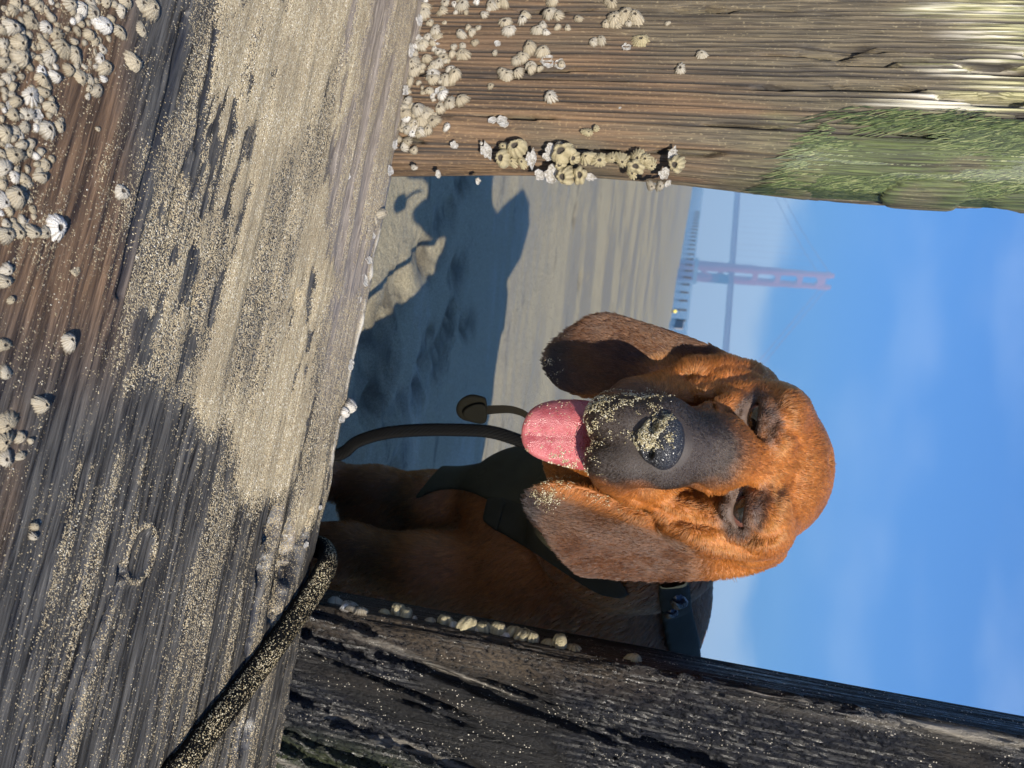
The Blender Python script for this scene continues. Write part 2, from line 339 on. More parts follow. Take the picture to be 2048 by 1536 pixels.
# ------------------------------------------------------------------ the dog: one skin grown from a distance field
HX = nrm(np.array([0.985, -0.13, -0.05])); HF = np.array([-0.14, -0.93, -0.34]); HF = nrm(HF-HX*(HF@HX)); HZ = np.cross(HX, -HF)
HB = np.stack([HX, HF, HZ])          # head frame: to the picture's lower side, forward, up
class Field:
    def __init__(s, ax, big=.05):
        s.ax = [np.asarray(a, np.float64) for a in ax]; s.D = np.full([len(a) for a in s.ax], big, np.float32)
    def box(s, lo, hi):
        sl = []
        for a, l, h in zip(s.ax, lo, hi):
            i0 = max(int(np.searchsorted(a, l))-1, 0); i1 = min(int(np.searchsorted(a, h))+1, len(a)); sl.append(slice(i0, max(i1, i0+1)))
        g = np.meshgrid(*[a[q] for a, q in zip(s.ax, sl)], indexing='ij')
        return tuple(sl), np.stack(g, -1)
    def put(s, sl, d, k, op='add'):
        a = s.D[sl]
        if op == 'add':
            h = np.clip(.5+.5*(d-a)/k, 0, 1); s.D[sl] = d*(1-h)+a*h-k*h*(1-h)
        else:                                   # carve
            h = np.clip(.5-.5*(a+d)/k, 0, 1); s.D[sl] = a*(1-h)+(-d)*h+k*h*(1-h)
    def ell(s, c, r, k=.01, B=None, op='add'):
        B = HB if B is None else B; c = np.asarray(c); r = np.asarray(r, float); m = r.max()+k*1.2+.004
        sl, P = s.box(c-m, c+m); q = (P-c)@B.T
        k0 = np.linalg.norm(q/r, axis=-1); k1 = np.linalg.norm(q/(r*r), axis=-1)
        s.put(sl, k0*(k0-1)/np.maximum(k1, 1e-6), k, op)
    def cap(s, a, b, ra, rb, k=.01, op='add', flat=None):
        a = np.asarray(a); b = np.asarray(b); m = max(ra, rb)+k*1.2+.004
        sl, P = s.box(np.minimum(a, b)-m, np.maximum(a, b)+m)
        ab = b-a; t = np.clip(((P-a)@ab)/(ab@ab), 0, 1); q = P-a-t[..., None]*ab
        d = np.linalg.norm(q, axis=-1)-(ra+(rb-ra)*t); s.put(sl, d, k, op)
    def chain(s, pts, rs, k=.01, op='add'):
        for i in range(len(pts)-1): s.cap(pts[i], pts[i+1], rs[i], rs[i+1], k, op)
    def sheet(s, poly, ymid, thick, k=.006, rnd=.004):
        """a thick flap: outline as seen from the front, mid surface y = ymid(px,py)"""
        poly = smooth_loop(np.array(poly, float), 3); y0 = .45; y1 = .68
        cs = np.array([at(p[0], p[1], y) for p in poly[::3] for y in (y0, y1)])
        sl, P = s.box(cs.min(0)-.02, cs.max(0)+.02); v = P-CPOS; z = v@FW
        px = 1024+F_PX*(v@CU)/z; py = 768+F_PX*(v@CR)/z
        dy = np.abs(P[..., 1]-ymid(px, py))-thick
        m = dy < .018; d2 = np.full(dy.shape, .05)
        q = np.stack([px[m], py[m]], -1); d2[m] = poly_sdf(q, poly)*(z[m]/F_PX)
        u = np.maximum(d2+rnd, 0); w = np.maximum(dy+rnd, 0)
        d = np.minimum(np.maximum(d2, dy)+rnd, 0)+np.sqrt(u*u+w*w)-rnd
        s.put(sl, np.where(m, d, .05), k)
    def mesh(s):
        """surface nets on the rectilinear grid"""
        D = s.D; ins = D < 0
        nx, ny, nz = D.shape
        c = np.zeros((nx-1, ny-1, nz-1), np.int8)
        for i in (0, 1):
            for j in (0, 1):
                for k in (0, 1): c += ins[i:nx-1+i, j:ny-1+j, k:nz-1+k]
        act = np.argwhere((c > 0) & (c < 8)); idx = -np.ones(c.shape, np.int64); idx[tuple(act.T)] = np.arange(len(act))
        S = np.zeros((len(act), 3)); n = np.zeros(len(act))
        cor = [(i, j, k) for i in (0, 1) for j in (0, 1) for k in (0, 1)]
        X, Y, Z = s.ax
        def pos(I): return np.stack([X[I[:, 0]], Y[I[:, 1]], Z[I[:, 2]]], -1)
        for p in cor:
            for ax in range(3):
                if p[ax]: continue
                q = list(p); q[ax] = 1
                A = act+np.array(p); B = act+np.array(q); da = D[tuple(A.T)]; db = D[tuple(B.T)]
                m = (da < 0) != (db < 0); t = np.where(m, da/np.where(m, da-db, 1), 0)
                S += np.where(m[:, None], pos(A)+(pos(B)-pos(A))*t[:, None], 0); n += m
        V = S/n[:, None]
        Q = []
        for ax in range(3):
            a, b = [(1, 2), (2, 0), (0, 1)][ax]
            e0 = [slice(None)]*3; e1 = [slice(None)]*3; e0[ax] = slice(0, -1); e1[ax] = slice(1, None)
            I0 = ins[tuple(e0)]; I1 = ins[tuple(e1)]
            E = np.argwhere(I0 != I1)
            ok = (E[:, a] > 0) & (E[:, b] > 0) & (E[:, a] < D.shape[a]-1) & (E[:, b] < D.shape[b]-1); E = E[ok]
            fl = I0[tuple(E.T)]
            da = np.zeros(3, int); da[a] = 1; db = np.zeros(3, int); db[b] = 1
            q = np.stack([idx[tuple((E-da-db).T)], idx[tuple((E-db).T)], idx[tuple(E.T)], idx[tuple((E-da).T)]], -1)
            q[~fl] = q[~fl][:, ::-1]; Q.append(q)
        return V, np.concatenate(Q)
def smooth_loop(P, sub):
    n = len(P); out = []
    for i in range(n):
        p0, p1, p2, p3 = P[i-1], P[i], P[(i+1) % n], P[(i+2) % n]
        for k in range(sub):
            t = k/sub; out.append(.5*((2*p1)+(-p0+p2)*t+(2*p0-5*p1+4*p2-p3)*t*t+(-p0+3*p1-3*p2+p3)*t**3))
    return np.array(out)
def poly_sdf(q, poly):
    d = np.full(len(q), 1e18); s = np.ones(len(q)); n = len(poly)
    for i in range(n):
        a = poly[i]; b = poly[i-1]; e = b-a; w = q-a
        t = np.clip((w@e)/(e@e), 0, 1); r = w-t[:, None]*e; d = np.minimum(d, (r*r).sum(1))
        c1 = q[:, 1] >= a[1]; c2 = q[:, 1] < b[1]; c3 = e[0]*w[:, 1] > e[1]*w[:, 0]
        al = c1 & c2 & c3; no = (~c1) & (~c2) & (~c3); s[al | no] *= -1
    return s*np.sqrt(d)
def mesh_smooth(V, Q, it=2, lam=.5):
    E = np.concatenate([Q[:, [0, 1]], Q[:, [1, 2]], Q[:, [2, 3]], Q[:, [3, 0]]])
    for _ in range(it):
        S = np.zeros_like(V); n = np.zeros(len(V))
        for a, b in ((0, 1), (1, 0)):
            for c in range(3): S[:, c] += np.bincount(E[:, a], V[E[:, b], c], len(V))
            n += np.bincount(E[:, a], minlength=len(V))
        V = V+lam*(S/np.maximum(n, 1)[:, None]-V)
    return V
def vnormals(V, Q):
    N = np.cross(V[Q[:, 2]]-V[Q[:, 0]], V[Q[:, 3]]-V[Q[:, 1]]) if Q.shape[1] == 4 else np.cross(V[Q[:, 1]]-V[Q[:, 0]], V[Q[:, 2]]-V[Q[:, 0]])
    O = np.zeros_like(V)
    for j in range(Q.shape[1]):
        for c in range(3): O[:, c] += np.bincount(Q[:, j], N[:, c], len(V))
    return nrm(O)

def axis(lo, a, b, hi, fine, coarse):
    return np.concatenate([np.arange(lo, a, coarse), np.arange(a, b, fine), np.arange(b, hi+coarse, coarse)])
EYE_L = at(1515, 838, .522); EYE_R = at(1488, 1022, .516)
NOSE_C = at(1325, 884, .4535)
EAR_L = [(1500, 742), (1440, 700), (1380, 676), (1300, 650), (1235, 630), (1190, 630), (1142, 656), (1104, 686), (1090, 716), (1096, 748), (1122, 776), (1165, 792), (1215, 796), (1265, 792), (1310, 778), (1345, 770), (1390, 772), (1430, 768), (1480, 772)]
EAR_R = [(1560, 1110), (1530, 1136), (1485, 1150), (1400, 1160), (1300, 1162), (1200, 1156), (1160, 1150), (1122, 1112), (1088, 1068), (1062, 1036), (1050, 1004), (1064, 980), (1100, 964), (1160, 970), (1215, 990), (1270, 1012), (1320, 1036), (1380, 1066), (1440, 1080), (1500, 1084)]
def ear_l_y(px, py):
    u = (px-1090)/400; v = (780-py)/150           # u: tip to root, v: inner to outer edge
    return .534+.010*v+.024*np.clip(u, 0, 1)**1.5+.006*np.sin(v*4.2+1.0+u)*(1-.4*u)+.0045*np.sin(u*9+v*3)
def ear_r_y(px, py):
    u = (px-1050)/450; v = (py-980)/170
    return .536+.045*np.clip(v, -.3, 1.2)**2*np.sign(np.clip(v, 0, 2))+.016*np.clip(u, 0, 1)+.0055*np.sin(v*6+u*3)+.0045*np.sin(u*11-v*4)
def build_dog():
    f = Field([axis(-.10, -.075, .175, .86, .0017, .0070), axis(.42, .425, .62, 1.24, .0017, .0070), axis(-.02, .33, .585, .66, .0017, .0065)])
    # body, standing turned away to the right behind the timber
    def B(*p): q = CPOS+(np.array(p)-CPOS)*1.2; return q
    E3 = np.eye(3)
    f.chain([B(.10, .675, .425), B(.175, .755, .40), B(.27, .795, .385), B(.38, .82, .375), B(.47, .845, .37)], [.070, .106, .106, .094, .086], .05)
    f.ell(B(.20, .775, .41), (.085, .090, .088), .04, E3); f.ell(B(.235, .79, .425), (.075, .07, .068), .03, E3)
    f.ell(B(.120, .715, .335), (.075, .066, .09), .04, E3)                    # chest
    f.ell(B(.17, .69, .36), (.06, .06, .10), .03, E3)                         # near shoulder
    def L(p, z): q = B(*p); q[2] = z; return q
    # forelegs
    f.chain([B(.185, .705, .33), B(.183, .69, .24), L((.178, .695, .1), .10), L((.176, .70, .1), .035)], [.055, .040, .029, .025], .025)
    f.ell(L((.172, .68, 0), .022), (.030, .045, .024), .015, E3)
    f.chain([B(.115, .745, .30), B(.126, .745, .22), L((.124, .75, .1), .10), L((.122, .755, .1), .035)], [.044, .032, .026, .024], .02)
    f.ell(L((.118, .735, 0), .022), (.029, .043, .024), .015, E3)
    # hind legs: thigh, stifle forward, hock back, upright shank
    hp = B(.47, .845, .335)
    for dx, dy in ((.02, -.06), (.0, .07)):
        h = hp+np.array([dx, dy, 0]); st = h+np.array([-.055, -.01, -.115]); hk = h+np.array([.085, .01, -.195]); ft = np.array([hk[0]-.012, hk[1]-.004, .03])
        f.chain([h, st, hk, ft], [.08, .048, .025, .022], .03); f.ell(ft+np.array([-.025, -.006, -.006]), (.04, .028, .024), .012, E3)
    f.chain([hp+np.array(p) for p in ((.08, .0, .05), (.16, .02, .04), (.21, .03, -.02))], [.024, .016, .008], .02)   # tail
    f.ell(at(775, 1030, .905), (.038, .030, .066), .012, E3); f.ell(at(720, 1165, .885), (.048, .045, .085), .03, E3)
    # neck
    f.chain([at(1500, 940, .61), at(1330, 970, .67), B(.125, .72, .40)], [.05, .064, .085], .03)
    f.ell(at(1250, 1090, .74), (.06, .06, .085), .03, np.eye(3))
    # skull
    f.ell(at(1513, 932, .588), (.0560, .060, .0515), .01)
    f.ell(at(1540, 928, .562), (.047, .034, .034), .012)
    for e, sx in ((EYE_L, -1), (EYE_R, 1)):
        f.ell(e+HZ*.0160+HF*-.004-HX*sx*.002, (.0205, .0155, .0100), .012)      # brow
        f.ell(e+HX*sx*.011-HF*.024+HZ*.004, (.018, .024, .022), .016)          # temple
        f.ell(e-HZ*.030+HX*sx*.013-HF*.016, (.022, .026, .032), .012)          # cheek
    # foreface and flews
    f.chain([at(1505, 925, .535), at(1430, 905, .495), at(1350, 888, .470)], [.0242, .0198, .0178], .010)
    f.chain([at(1420, 895, .505), at(1290, 880, .482)], [.0235, .0225], .010)
    for py, sx in ((846, -1), (922, 1)):
        f.ell(at(1258, py, .4735), (.0155, .019, .0215), .008)
        f.ell(at(1225, py+4*sx, .480), (.0145, .022, .0155), .006)
        f.chain([at(1235, py+10*sx, .488), at(1270, py+34*sx, .512), at(1330, py+58*sx, .535)], [.0165, .016, .015], .008)
        f.ell(at(1335, py+8*sx, .475), (.0135, .020, .012), .010)
    f.cap(at(1265, 884, .448), at(1190, 884, .462), .0016, .0016, .004, 'carve')          # split of the upper lip
    f.ell(at(1172, 888, .520), (.017, .030, .0085), .005)                                     # lower jaw
    f.chain([at(1190, 890, .56), at(1190, 910, .60)], [.022, .04], .02)                      # throat
    # loose skin: folds running from brow to cheek
    def fold(pts, r, k=.004): f.chain([at(*p)+HF*.002 for p in pts], [x*1.15 for x in r], k)
    fold([(1548, 1092, .548), (1500, 1086, .540), (1440, 1066, .533), (1380, 1040, .529), (1330, 1018, .528)], [.007, .0085, .0075, .007, .006])
    fold([(1470, 1060, .530), (1415, 1050, .526), (1370, 1018, .524), (1310, 1000, .522)], [.004, .0055, .0055, .004])
    fold([(1500, 752, .560), (1450, 742, .548), (1390, 744, .542), (1335, 762, .540)], [.008, .0085, .008, .006])
    fold([(1450, 782, .535), (1400, 785, .526), (1345, 790, .522)], [.004, .006, .005])
    fold([(1505, 792, .530), (1465, 805, .519), (1420, 822, .508), (1385, 830, .500)], [.003, .0045, .004, .003], .004)
    fold([(1462, 985, .511), (1430, 975, .503), (1400, 962, .497)], [.0035, .004, .003], .004)
    # eyes: hollow, sagging lower lid, heavy upper lid
    for e, sx in ((EYE_L, -1), (EYE_R, 1)):
        f.ell(e+HF*.009, (.0175, .016, .0100), .006, op='carve')
        lid = [e+HX*u*.0145*sx+HF*(.0062-.006*abs(u)**2)-HZ*(.0094-.0070*u*u) for u in (-1.1, -.55, 0, .55, 1.1)]
        f.chain(lid, [.0022, .0031, .0037, .0033, .0024], .004)
        up = [e+HX*u*.0150*sx+HF*(.0085-.008*abs(u)**2)+HZ*(.0072-.0052*u*u) for u in (-1.1, -.55, 0, .55, 1.1)]
        f.chain(up, [.0022, .0036, .0044, .0038, .0024], .004)
    f.cap(at(1650, 925, .562), at(1560, 915, .532), .002, .003, .008, 'carve')            # furrow on the forehead
    # creases pressed into the loose skin
    def crease(pts, r, k=.005, lift=.0):
        out = []
        for q in pts:
            d = ray(*q); ts = np.arange(.44, .62, .0006)/d[1]; dv = sample(f, CPOS+d*ts[:, None]); out.append(CPOS+d*(ts[np.argmax(dv < 0)]+lift))
        f.chain(out, [r*.5]+[r]*(len(out)-2)+[r*.5], k, 'carve')
    crease([(1505, 1076), (1491, 1066), (1450, 1056), (1416, 1050), (1354, 1040), (1317, 1024), (1270, 998)], .0026)
    crease([(1512, 1112), (1480, 1100), (1450, 1085), (1410, 1078)], .0022)
    crease([(1542, 760), (1500, 754), (1458, 757), (1396, 768), (1342, 775)], .0026)
    crease([(1474, 836), (1440, 822), (1405, 805), (1375, 790)], .0018, .004)
    crease([(1452, 1000), (1420, 986), (1390, 968)], .0016, .004)
    crease([(1600, 880), (1575, 860), (1562, 835)], .0018, .006); crease([(1590, 960), (1562, 975), (1545, 1000)], .0018, .006)
    crease([(1560, 1060), (1525, 1074), (1480, 1078)], .0018, .005)
    # ears
    f.sheet(EAR_L, ear_l_y, .0030, .006, .0020)
    f.sheet(EAR_R, ear_r_y, .0032, .006, .0020)
    f.ell(at(1490, 765, .585), (.015, .024, .022), .014); f.ell(at(1500, 1088, .580), (.016, .024, .022), .014)
    V, Q = f.mesh(); V = mesh_smooth(V, Q, 2, .5)
    return f, V, Q
def sample(f, P):
    I = []; T = []
    for k in range(3):
        a = f.ax[k]; i = np.clip(np.searchsorted(a, P[..., k])-1, 0, len(a)-2); I.append(i); T.append(np.clip((P[..., k]-a[i])/(a[i+1]-a[i]), 0, 1))
    r = 0
    for i in (0, 1):
        for j in (0, 1):
            for k in (0, 1):
                w = (T[0] if i else 1-T[0])*(T[1] if j else 1-T[1])*(T[2] if k else 1-T[2]); r = r+w*f.D[I[0]+i, I[1]+j, I[2]+k]
    return r
def pix(P):
    v = P-CPOS; z = v@FW; return 1024+F_PX*(v@CU)/z, 768+F_PX*(v@CR)/z, z
def largest(V, Q):
    lab = np.arange(len(V))
    while True:
        m = lab[Q].min(1); new = lab.copy()
        for j in range(4): np.minimum.at(new, Q[:, j], m)
        new = new[new]
        if (new == lab).all(): break
        lab = new
    k = np.bincount(lab).argmax(); keep = lab == k; re_ = np.cumsum(keep)-1; return V[keep], re_[Q[keep[Q[:, 0]]]]
def worn(f, poly, lo, hi, step, off, name, mat, parent, sub=2):
    """cloth that lies on the body: the body's surface pushed out and cut to an outline"""
    g = Field([np.arange(l, h, step) for l, h in zip(lo, hi)]); sl, P = g.box(lo, hi)
    px, py, z = pix(P); poly = smooth_loop(np.array(poly, float), sub) if sub else np.array(poly, float)
    d2 = poly_sdf(np.stack([px.ravel(), py.ravel()], -1), poly).reshape(px.shape)*(z/F_PX)
    b = sample(f, P)
    g.D = np.maximum(np.maximum(b-off, d2), -b-.006).astype(np.float32)
    V, Q = largest(*g.mesh()); V = mesh_smooth(V, Q, 3, .5)
    return link(name, fast_mesh(name, V, Q), mat, parent)

def head_co(P):
    q = P-(EYE_L+EYE_R)/2; return q@HX, q@HF, q@HZ
def fur_colour(P, N):
    """coat pattern: red tan head, black mask, brown ears with black tips, dark saddle"""
    a, b, c = head_co(P); px, py, _ = pix(P)
    n1 = fbm(P*60, 3, 3)[:, None]; n2 = fbm(P*260, 2, 9)[:, None]
    tan = np.array([.315, .108, .022]); red = np.array([.27, .092, .024]); dark = np.array([.020, .015, .013]); grey = np.array([.040, .026, .017]); brown = np.array([.17, .075, .035])
    col = tan*(.8+.4*n1)+(red-tan)*sstep(.45, .7, n1)*.6
    body = sstep(.60, .66, P[:, 1])[:, None]
    bc = np.array([.24, .080, .018])*(.75+.5*n1); sad = np.array([.075, .035, .018])
    bc = bc+(sad-bc)*(sstep(.40, .47, P[:, 2])[:, None]*.85)
    col = col+(bc-col)*body
    # ears
    el = sstep(-3, 6, 790-py)*sstep(1345, 1240, px)+sstep(735, 700, py)*sstep(1500, 1420, px)
    er = sstep(1470, 1360, px)*sstep(-10, 30, py-(1000+(px-1180)*.36))
    ear = np.clip(el+er, 0, 1)[:, None]*(1-body)
    ec = np.array([.074, .029, .011])*(.7+.6*n2)
    tipn = (n1[:, 0]-.5)*60
    tip = np.maximum(sstep(1190, 1110, px+tipn)*sstep(900, 860, py), sstep(1125, 1062, px+tipn)*sstep(940, 960, py))[:, None]
    ec = ec+(dark-ec)*tip*.9
    col = col+(ec-col)*ear
    # mask
    u = b-(.0)                                           # forward of the eyes
    mz = sstep(.020, .050, b+(n1[:, 0]-.5)*.025)*sstep(.038, .026, np.abs(a+.006)+(n1[:, 0]-.5)*.012-.005*sstep(.04, .06, b))
    mz = mz[:, None]*(1-ear)
    mc = grey*(.5+1.0*n2)
    mc = mc+(dark*1.5-mc)*sstep(.040, .064, b)[:, None]*.75
    mc = mc+(np.array([.14, .072, .038])-mc)*(sstep(.045, .025, b)*sstep(.016, .004, np.abs(a+.004)))[:, None]*.8
    col = col+(mc-col)*mz
    for e in (EYE_L, EYE_R):
        q = P-e; ea, eb, ez = q@HX, q@HF, q@HZ
        r = np.sqrt((ea/.0190)**2+((ez+.002)/.0150)**2+(eb/.024)**2)
        m = sstep(1.15, .75, r+(n2[:, 0]-.5)*.25)[:, None]
        lid = sstep(.001, -.005, ez)[:, None]
        kc = dark*1.6+(np.array([.062, .047, .038])-dark*1.6)*lid
        col = col+(kc-col)*m*.9
        br = np.sqrt(((ea+.004*np.sign(e[0]-.033))/.018)**2+((ez-.012)/.0055)**2)
        col = col+(dark*2.5-col)*(sstep(1.1, .5, br)*sstep(-.02, 0.0, eb))[:, None]*.8
    return np.clip(col, .004, 1), ear[:, 0], np.clip(mz[:, 0], 0, 1), body[:, 0]
def scatter(V, T, n, w, g):
    """n random points on triangles T weighted by w per triangle"""
    c = np.cumsum(w); k = np.searchsorted(c, g.random(n)*c[-1]); r1 = np.sqrt(g.random(n)); r2 = g.random(n)
    B = np.stack([1-r1, r1*(1-r2), r1*r2], -1); return k, (V[T[k]]*B[..., None]).sum(1), B
def grains(name, P, r, mat, parent, g, kind='stuff'):
    """tiny octahedral sand grains"""
    n = len(P); base = np.array([[1, 0, 0], [-1, 0, 0], [0, 1, 0], [0, -1, 0], [0, 0, 1], [0, 0, -1]], float)
    F8 = np.array([[0, 2, 4], [2, 1, 4], [1, 3, 4], [3, 0, 4], [2, 0, 5], [1, 2, 5], [3, 1, 5], [0, 3, 5]])
    A = nrm(g.normal(size=(n, 3))); Bv = nrm(np.cross(A, g.normal(size=(n, 3)))); Cv = np.cross(A, Bv)
    R = np.stack([A, Bv, Cv], 1); s = r*(.6+.8*g.random((n, 1, 3)))
    W = P[:, None, :]+np.einsum('vk,nkc->nvc', base, R)*s
    Fx = (F8[None]+6*np.arange(n)[:, None, None]).reshape(-1, 3)
    me = fast_mesh(name, W.reshape(-1, 3), Fx)
    add_attr(me, 'tint', np.repeat(g.random(n), 6)); me.polygons.foreach_set('use_smooth', np.zeros(len(me.polygons), bool))
    return link(name, me, mat, parent, kind)
# ------------------------------------------------------------------ the groyne timbers (local x along the wall, y into it, z up)
ROTW = -WA
def place(o, z=0.0):
    o.location = (WP[0], WP[1], z); o.rotation_euler = (0, 0, ROTW); return o
def grid_me(name, P):
    nu, nv = P.shape[:2]; idx = np.arange(nu*nv).reshape(nu, nv)
    Q = np.stack([idx[:-1, :-1], idx[1:, :-1], idx[1:, 1:], idx[:-1, 1:]], -1).reshape(-1, 4)
    return fast_mesh(name, P.reshape(-1, 3), Q)
def local_px(P):
    """photo pixel of points given in wall coordinates"""
    W = WP+P[..., 0:1]*WD-P[..., 1:2]*WN; W = W+np.array([0, 0, 1.])*P[..., 2:3]
    v = W-CPOS; z = v@FW; return 1024+F_PX*(v@CU)/z, 768+F_PX*(v@CR)/z
BEAM_Z = .176; BEAM_T = math.radians(11)
def beam_point(px, py):
    """(s, n) on the beam's worn top below a pixel"""
    d = ray(px, py); bn = WN*math.sin(BEAM_T)+np.array([0, 0, math.cos(BEAM_T)]); P0 = WP+np.array([0, 0, BEAM_Z]); t = ((P0-CPOS)@bn)/(d@bn); P = CPOS+t*d
    return float((P-WP)@WD), float((P-WP)@WN)
def poly_local(pts, fn, sub=3): return smooth_loop(np.array([fn(*p) for p in pts]), sub)

def mat_beam():
    t = NT('sanded_beam_wood'); v = t.coord()
    g = t.coord(scale=(5, 90, 60)); grain = t.noise(g, 4, 6, .6, .3); fine = t.noise(t.coord(scale=(14, 260, 200)), 4, 4, .6)
    sand = t.attr('sand'); brown = t.attr('brown'); bare = t.attr('bare'); pit = t.attr('pit'); cream = t.attr('cream')
    wood = t.mix(t.rng(grain, .3, .68), (.010, .0095, .009), (.075, .070, .062))
    wb = t.mix(t.rng(grain, .3, .7), (.026, .016, .009), (.15, .09, .048)); wood = t.mix(brown, wood, wb)
    wbare = t.mix(t.rng(fine, .3, .7), (.13, .105, .085), (.30, .255, .205)); wood = t.mix(bare, wood, wbare)
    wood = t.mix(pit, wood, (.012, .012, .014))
    cell = t.n('ShaderNodeTexVoronoi', {'Vector': v, 'Scale': 1500.0}); cc = t.n('ShaderNodeSeparateColor', {0: cell.outputs['Color']})
    sc = t.ramp(cc.outputs[0], [(0, (.17, .13, .075)), (.22, (.32, .25, .145)), (.55, (.42, .34, .205)), (.88, (.52, .44, .285)), (1, (.78, .73, .60))])
    sc = t.mix(t.math('MULTIPLY', t.rng(t.noise(v, 22, 5, .6), .38, .66), .5), sc, (.24, .19, .115))
    # grains drop out near the ragged edge of the crust
    m = t.math('ADD', sand, t.math('MULTIPLY', t.math('SUBTRACT', cc.outputs[1], .5), .55))
    m = t.math('ADD', m, t.math('MULTIPLY', t.math('SUBTRACT', fine, .5), .55)); m = t.rng(m, .44, .54)
    # single grains everywhere
    gl = t.math('MULTIPLY', t.math('GREATER_THAN', cc.outputs[2], .93), t.rng(t.noise(t.coord(scale=(.5, 2, 1)), 60, 3), .42, .6))
    m = t.math('MAXIMUM', m, gl)
    col = t.mix(m, wood, sc); col = t.mix(cream, col, (.62, .57, .47))
    h = t.math('ADD', t.math('MULTIPLY', t.math('SUBTRACT', 1.0, cell.outputs['Distance']), t.math('MULTIPLY', m, .8)), t.math('MULTIPLY', grain, 1.2))
    ro = t.mix(m, t.rng(grain, .3, .7, .26, .55), (.75, .75, .75))
    return t.principled(col, ro, t.bump(h, .9, .0011))
def make_beam():
    L = np.concatenate([np.linspace(-1.1, -.47, 12)[:-1], np.arange(-.47, .45, .0017), np.linspace(.46, 1.3, 14)])
    # cross-section from the back foot over the top to the front foot
    n = np.concatenate([[-.001]*1, np.arange(0, .36, .0016)])
    S, Nn = np.meshgrid(L, n, indexing='ij')
    z = BEAM_Z-np.tan(BEAM_T)*Nn
    P0 = np.stack([S, -Nn, z], -1); px, py = local_px(P0)
    SN = np.stack([S, Nn], -1)
    g1 = fbm(SN3(S*6, Nn*110), 4, 2); g2 = fbm(SN3(S*3, Nn*30), 3, 5); g3 = fbm(SN3(S*22, Nn*240), 2, 12)
    def inside(pts, soft):
        poly = poly_local(pts, beam_point); q = SN.reshape(-1, 2); d = poly_sdf(q, poly).reshape(S.shape); return sstep(soft, -soft, d), d
    m, d = inside([(430, -120), (385, 0), (320, 200), (285, 330), (240, 560), (208, 720), (225, 800), (330, 850), (410, 880), (480, 940), (560, 1010), (620, 1040), (660, 980), (690, 860), (716, 700), (724, 600), (700, 560), (672, 480), (668, 400), (690, 320), (720, 220), (740, 100), (770, -120)], .022)
    d = d+(fbm(SN3(S*9, Nn*30), 4, 81)-.5)*.085; m = sstep(.020, -.020, d)
    sand = np.clip(m*.86, 0, 1)*(1-.42*sstep(.50, .70, fbm(SN3(S*5, Nn*26), 4, 83)))
    gaps = sstep(.60, .72, fbm(SN3(S*26, Nn*150), 3, 21))*sstep(.40, .62, fbm(SN3(S*7, Nn*16), 2, 33)); sand = sand-gaps*.62
    # thinner streaks of sand across the right hand part and along the edge
    sand = np.maximum(sand, .41*sstep(.50, .66, g1)*sstep(820, 930, py)*sstep(690, 600, px))
    sand = np.maximum(sand, .27*sstep(.45, .62, fbm(SN3(S*9, Nn*60), 4, 41))*sstep(880, 1000, py))
    sand = np.maximum(sand, .52*sstep(.5, .62, g1)*sstep(560, 700, px))
    sand = np.maximum(sand, .30*sstep(.47, .66, g3)*sstep(900, 500, py)*sstep(330, 250, px))
    bare = sstep(640, 690, px+(g2-.5)*90)*(1-.3*g1); bare = np.maximum(bare, .8*sstep(.60, .70, g1)*sstep(900, 1000, py)*sstep(520, 620, px))
    brown = sstep(300, 200, px)*sstep(900, 500, py)*(.5+.8*g2); brown = np.clip(np.maximum(brown, sstep(.62, .75, g2)*.5*sstep(80, 20, px)), 0, 1)
    dz = (g1-.5)*.0030+(g3-.5)*.0012+np.clip(sand, 0, 1)*.0016
    dz = dz-.010*sstep(.035, .0, Nn)**2*0
    # gouges, knot and crack
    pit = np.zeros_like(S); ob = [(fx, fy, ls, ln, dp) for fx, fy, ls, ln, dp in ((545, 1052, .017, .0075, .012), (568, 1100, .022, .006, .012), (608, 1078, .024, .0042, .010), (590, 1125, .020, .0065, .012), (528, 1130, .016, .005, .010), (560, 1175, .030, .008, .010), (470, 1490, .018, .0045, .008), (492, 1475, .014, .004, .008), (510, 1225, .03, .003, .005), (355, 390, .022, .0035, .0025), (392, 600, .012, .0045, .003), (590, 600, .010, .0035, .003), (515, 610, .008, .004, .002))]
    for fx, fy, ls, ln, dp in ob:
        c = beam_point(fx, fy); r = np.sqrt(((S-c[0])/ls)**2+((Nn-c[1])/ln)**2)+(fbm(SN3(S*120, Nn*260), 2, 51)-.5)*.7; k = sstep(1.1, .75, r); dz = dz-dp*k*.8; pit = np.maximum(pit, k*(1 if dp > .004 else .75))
    c = beam_point(282, 1108); r = np.sqrt(((S-c[0])/.017)**2+((Nn-c[1])/.0105)**2); kn = np.exp(-((r-1)/.16)**2); dz = dz+kn*.0014-.0016*sstep(1, .7, r); sand = np.maximum(sand, kn*.62); sand = np.where(r < .9, sand*.35+.3*sstep(.5, .6, g3), sand)
    def crack(pts, w, dp, hole=1.0):
        nonlocal dz, pit, sand
        q = np.array([beam_point(*p) for p in pts]); dd = np.full(S.shape, 9.)
        for a, b in zip(q[:-1], q[1:]):
            e = b-a; t = np.clip(((SN-a)@e)/(e@e), 0, 1); dd = np.minimum(dd, np.linalg.norm(SN-a-t[..., None]*e, axis=-1))
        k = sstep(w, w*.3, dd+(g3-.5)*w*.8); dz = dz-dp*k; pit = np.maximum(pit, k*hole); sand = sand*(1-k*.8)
    crack([(250, 1150), (243, 1130), (235, 1175), (215, 1230), (190, 1300), (160, 1380), (140, 1450), (110, 1540)], .0022, .006)
    crack([(372, 30), (335, 200), (300, 330), (262, 480), (240, 590)], .0035, .0030, .75)
    crack([(430, 60), (405, 200), (395, 300)], .0035, .002, .7); crack([(470, 200), (440, 330), (420, 420)], .0022, .0016, .6)
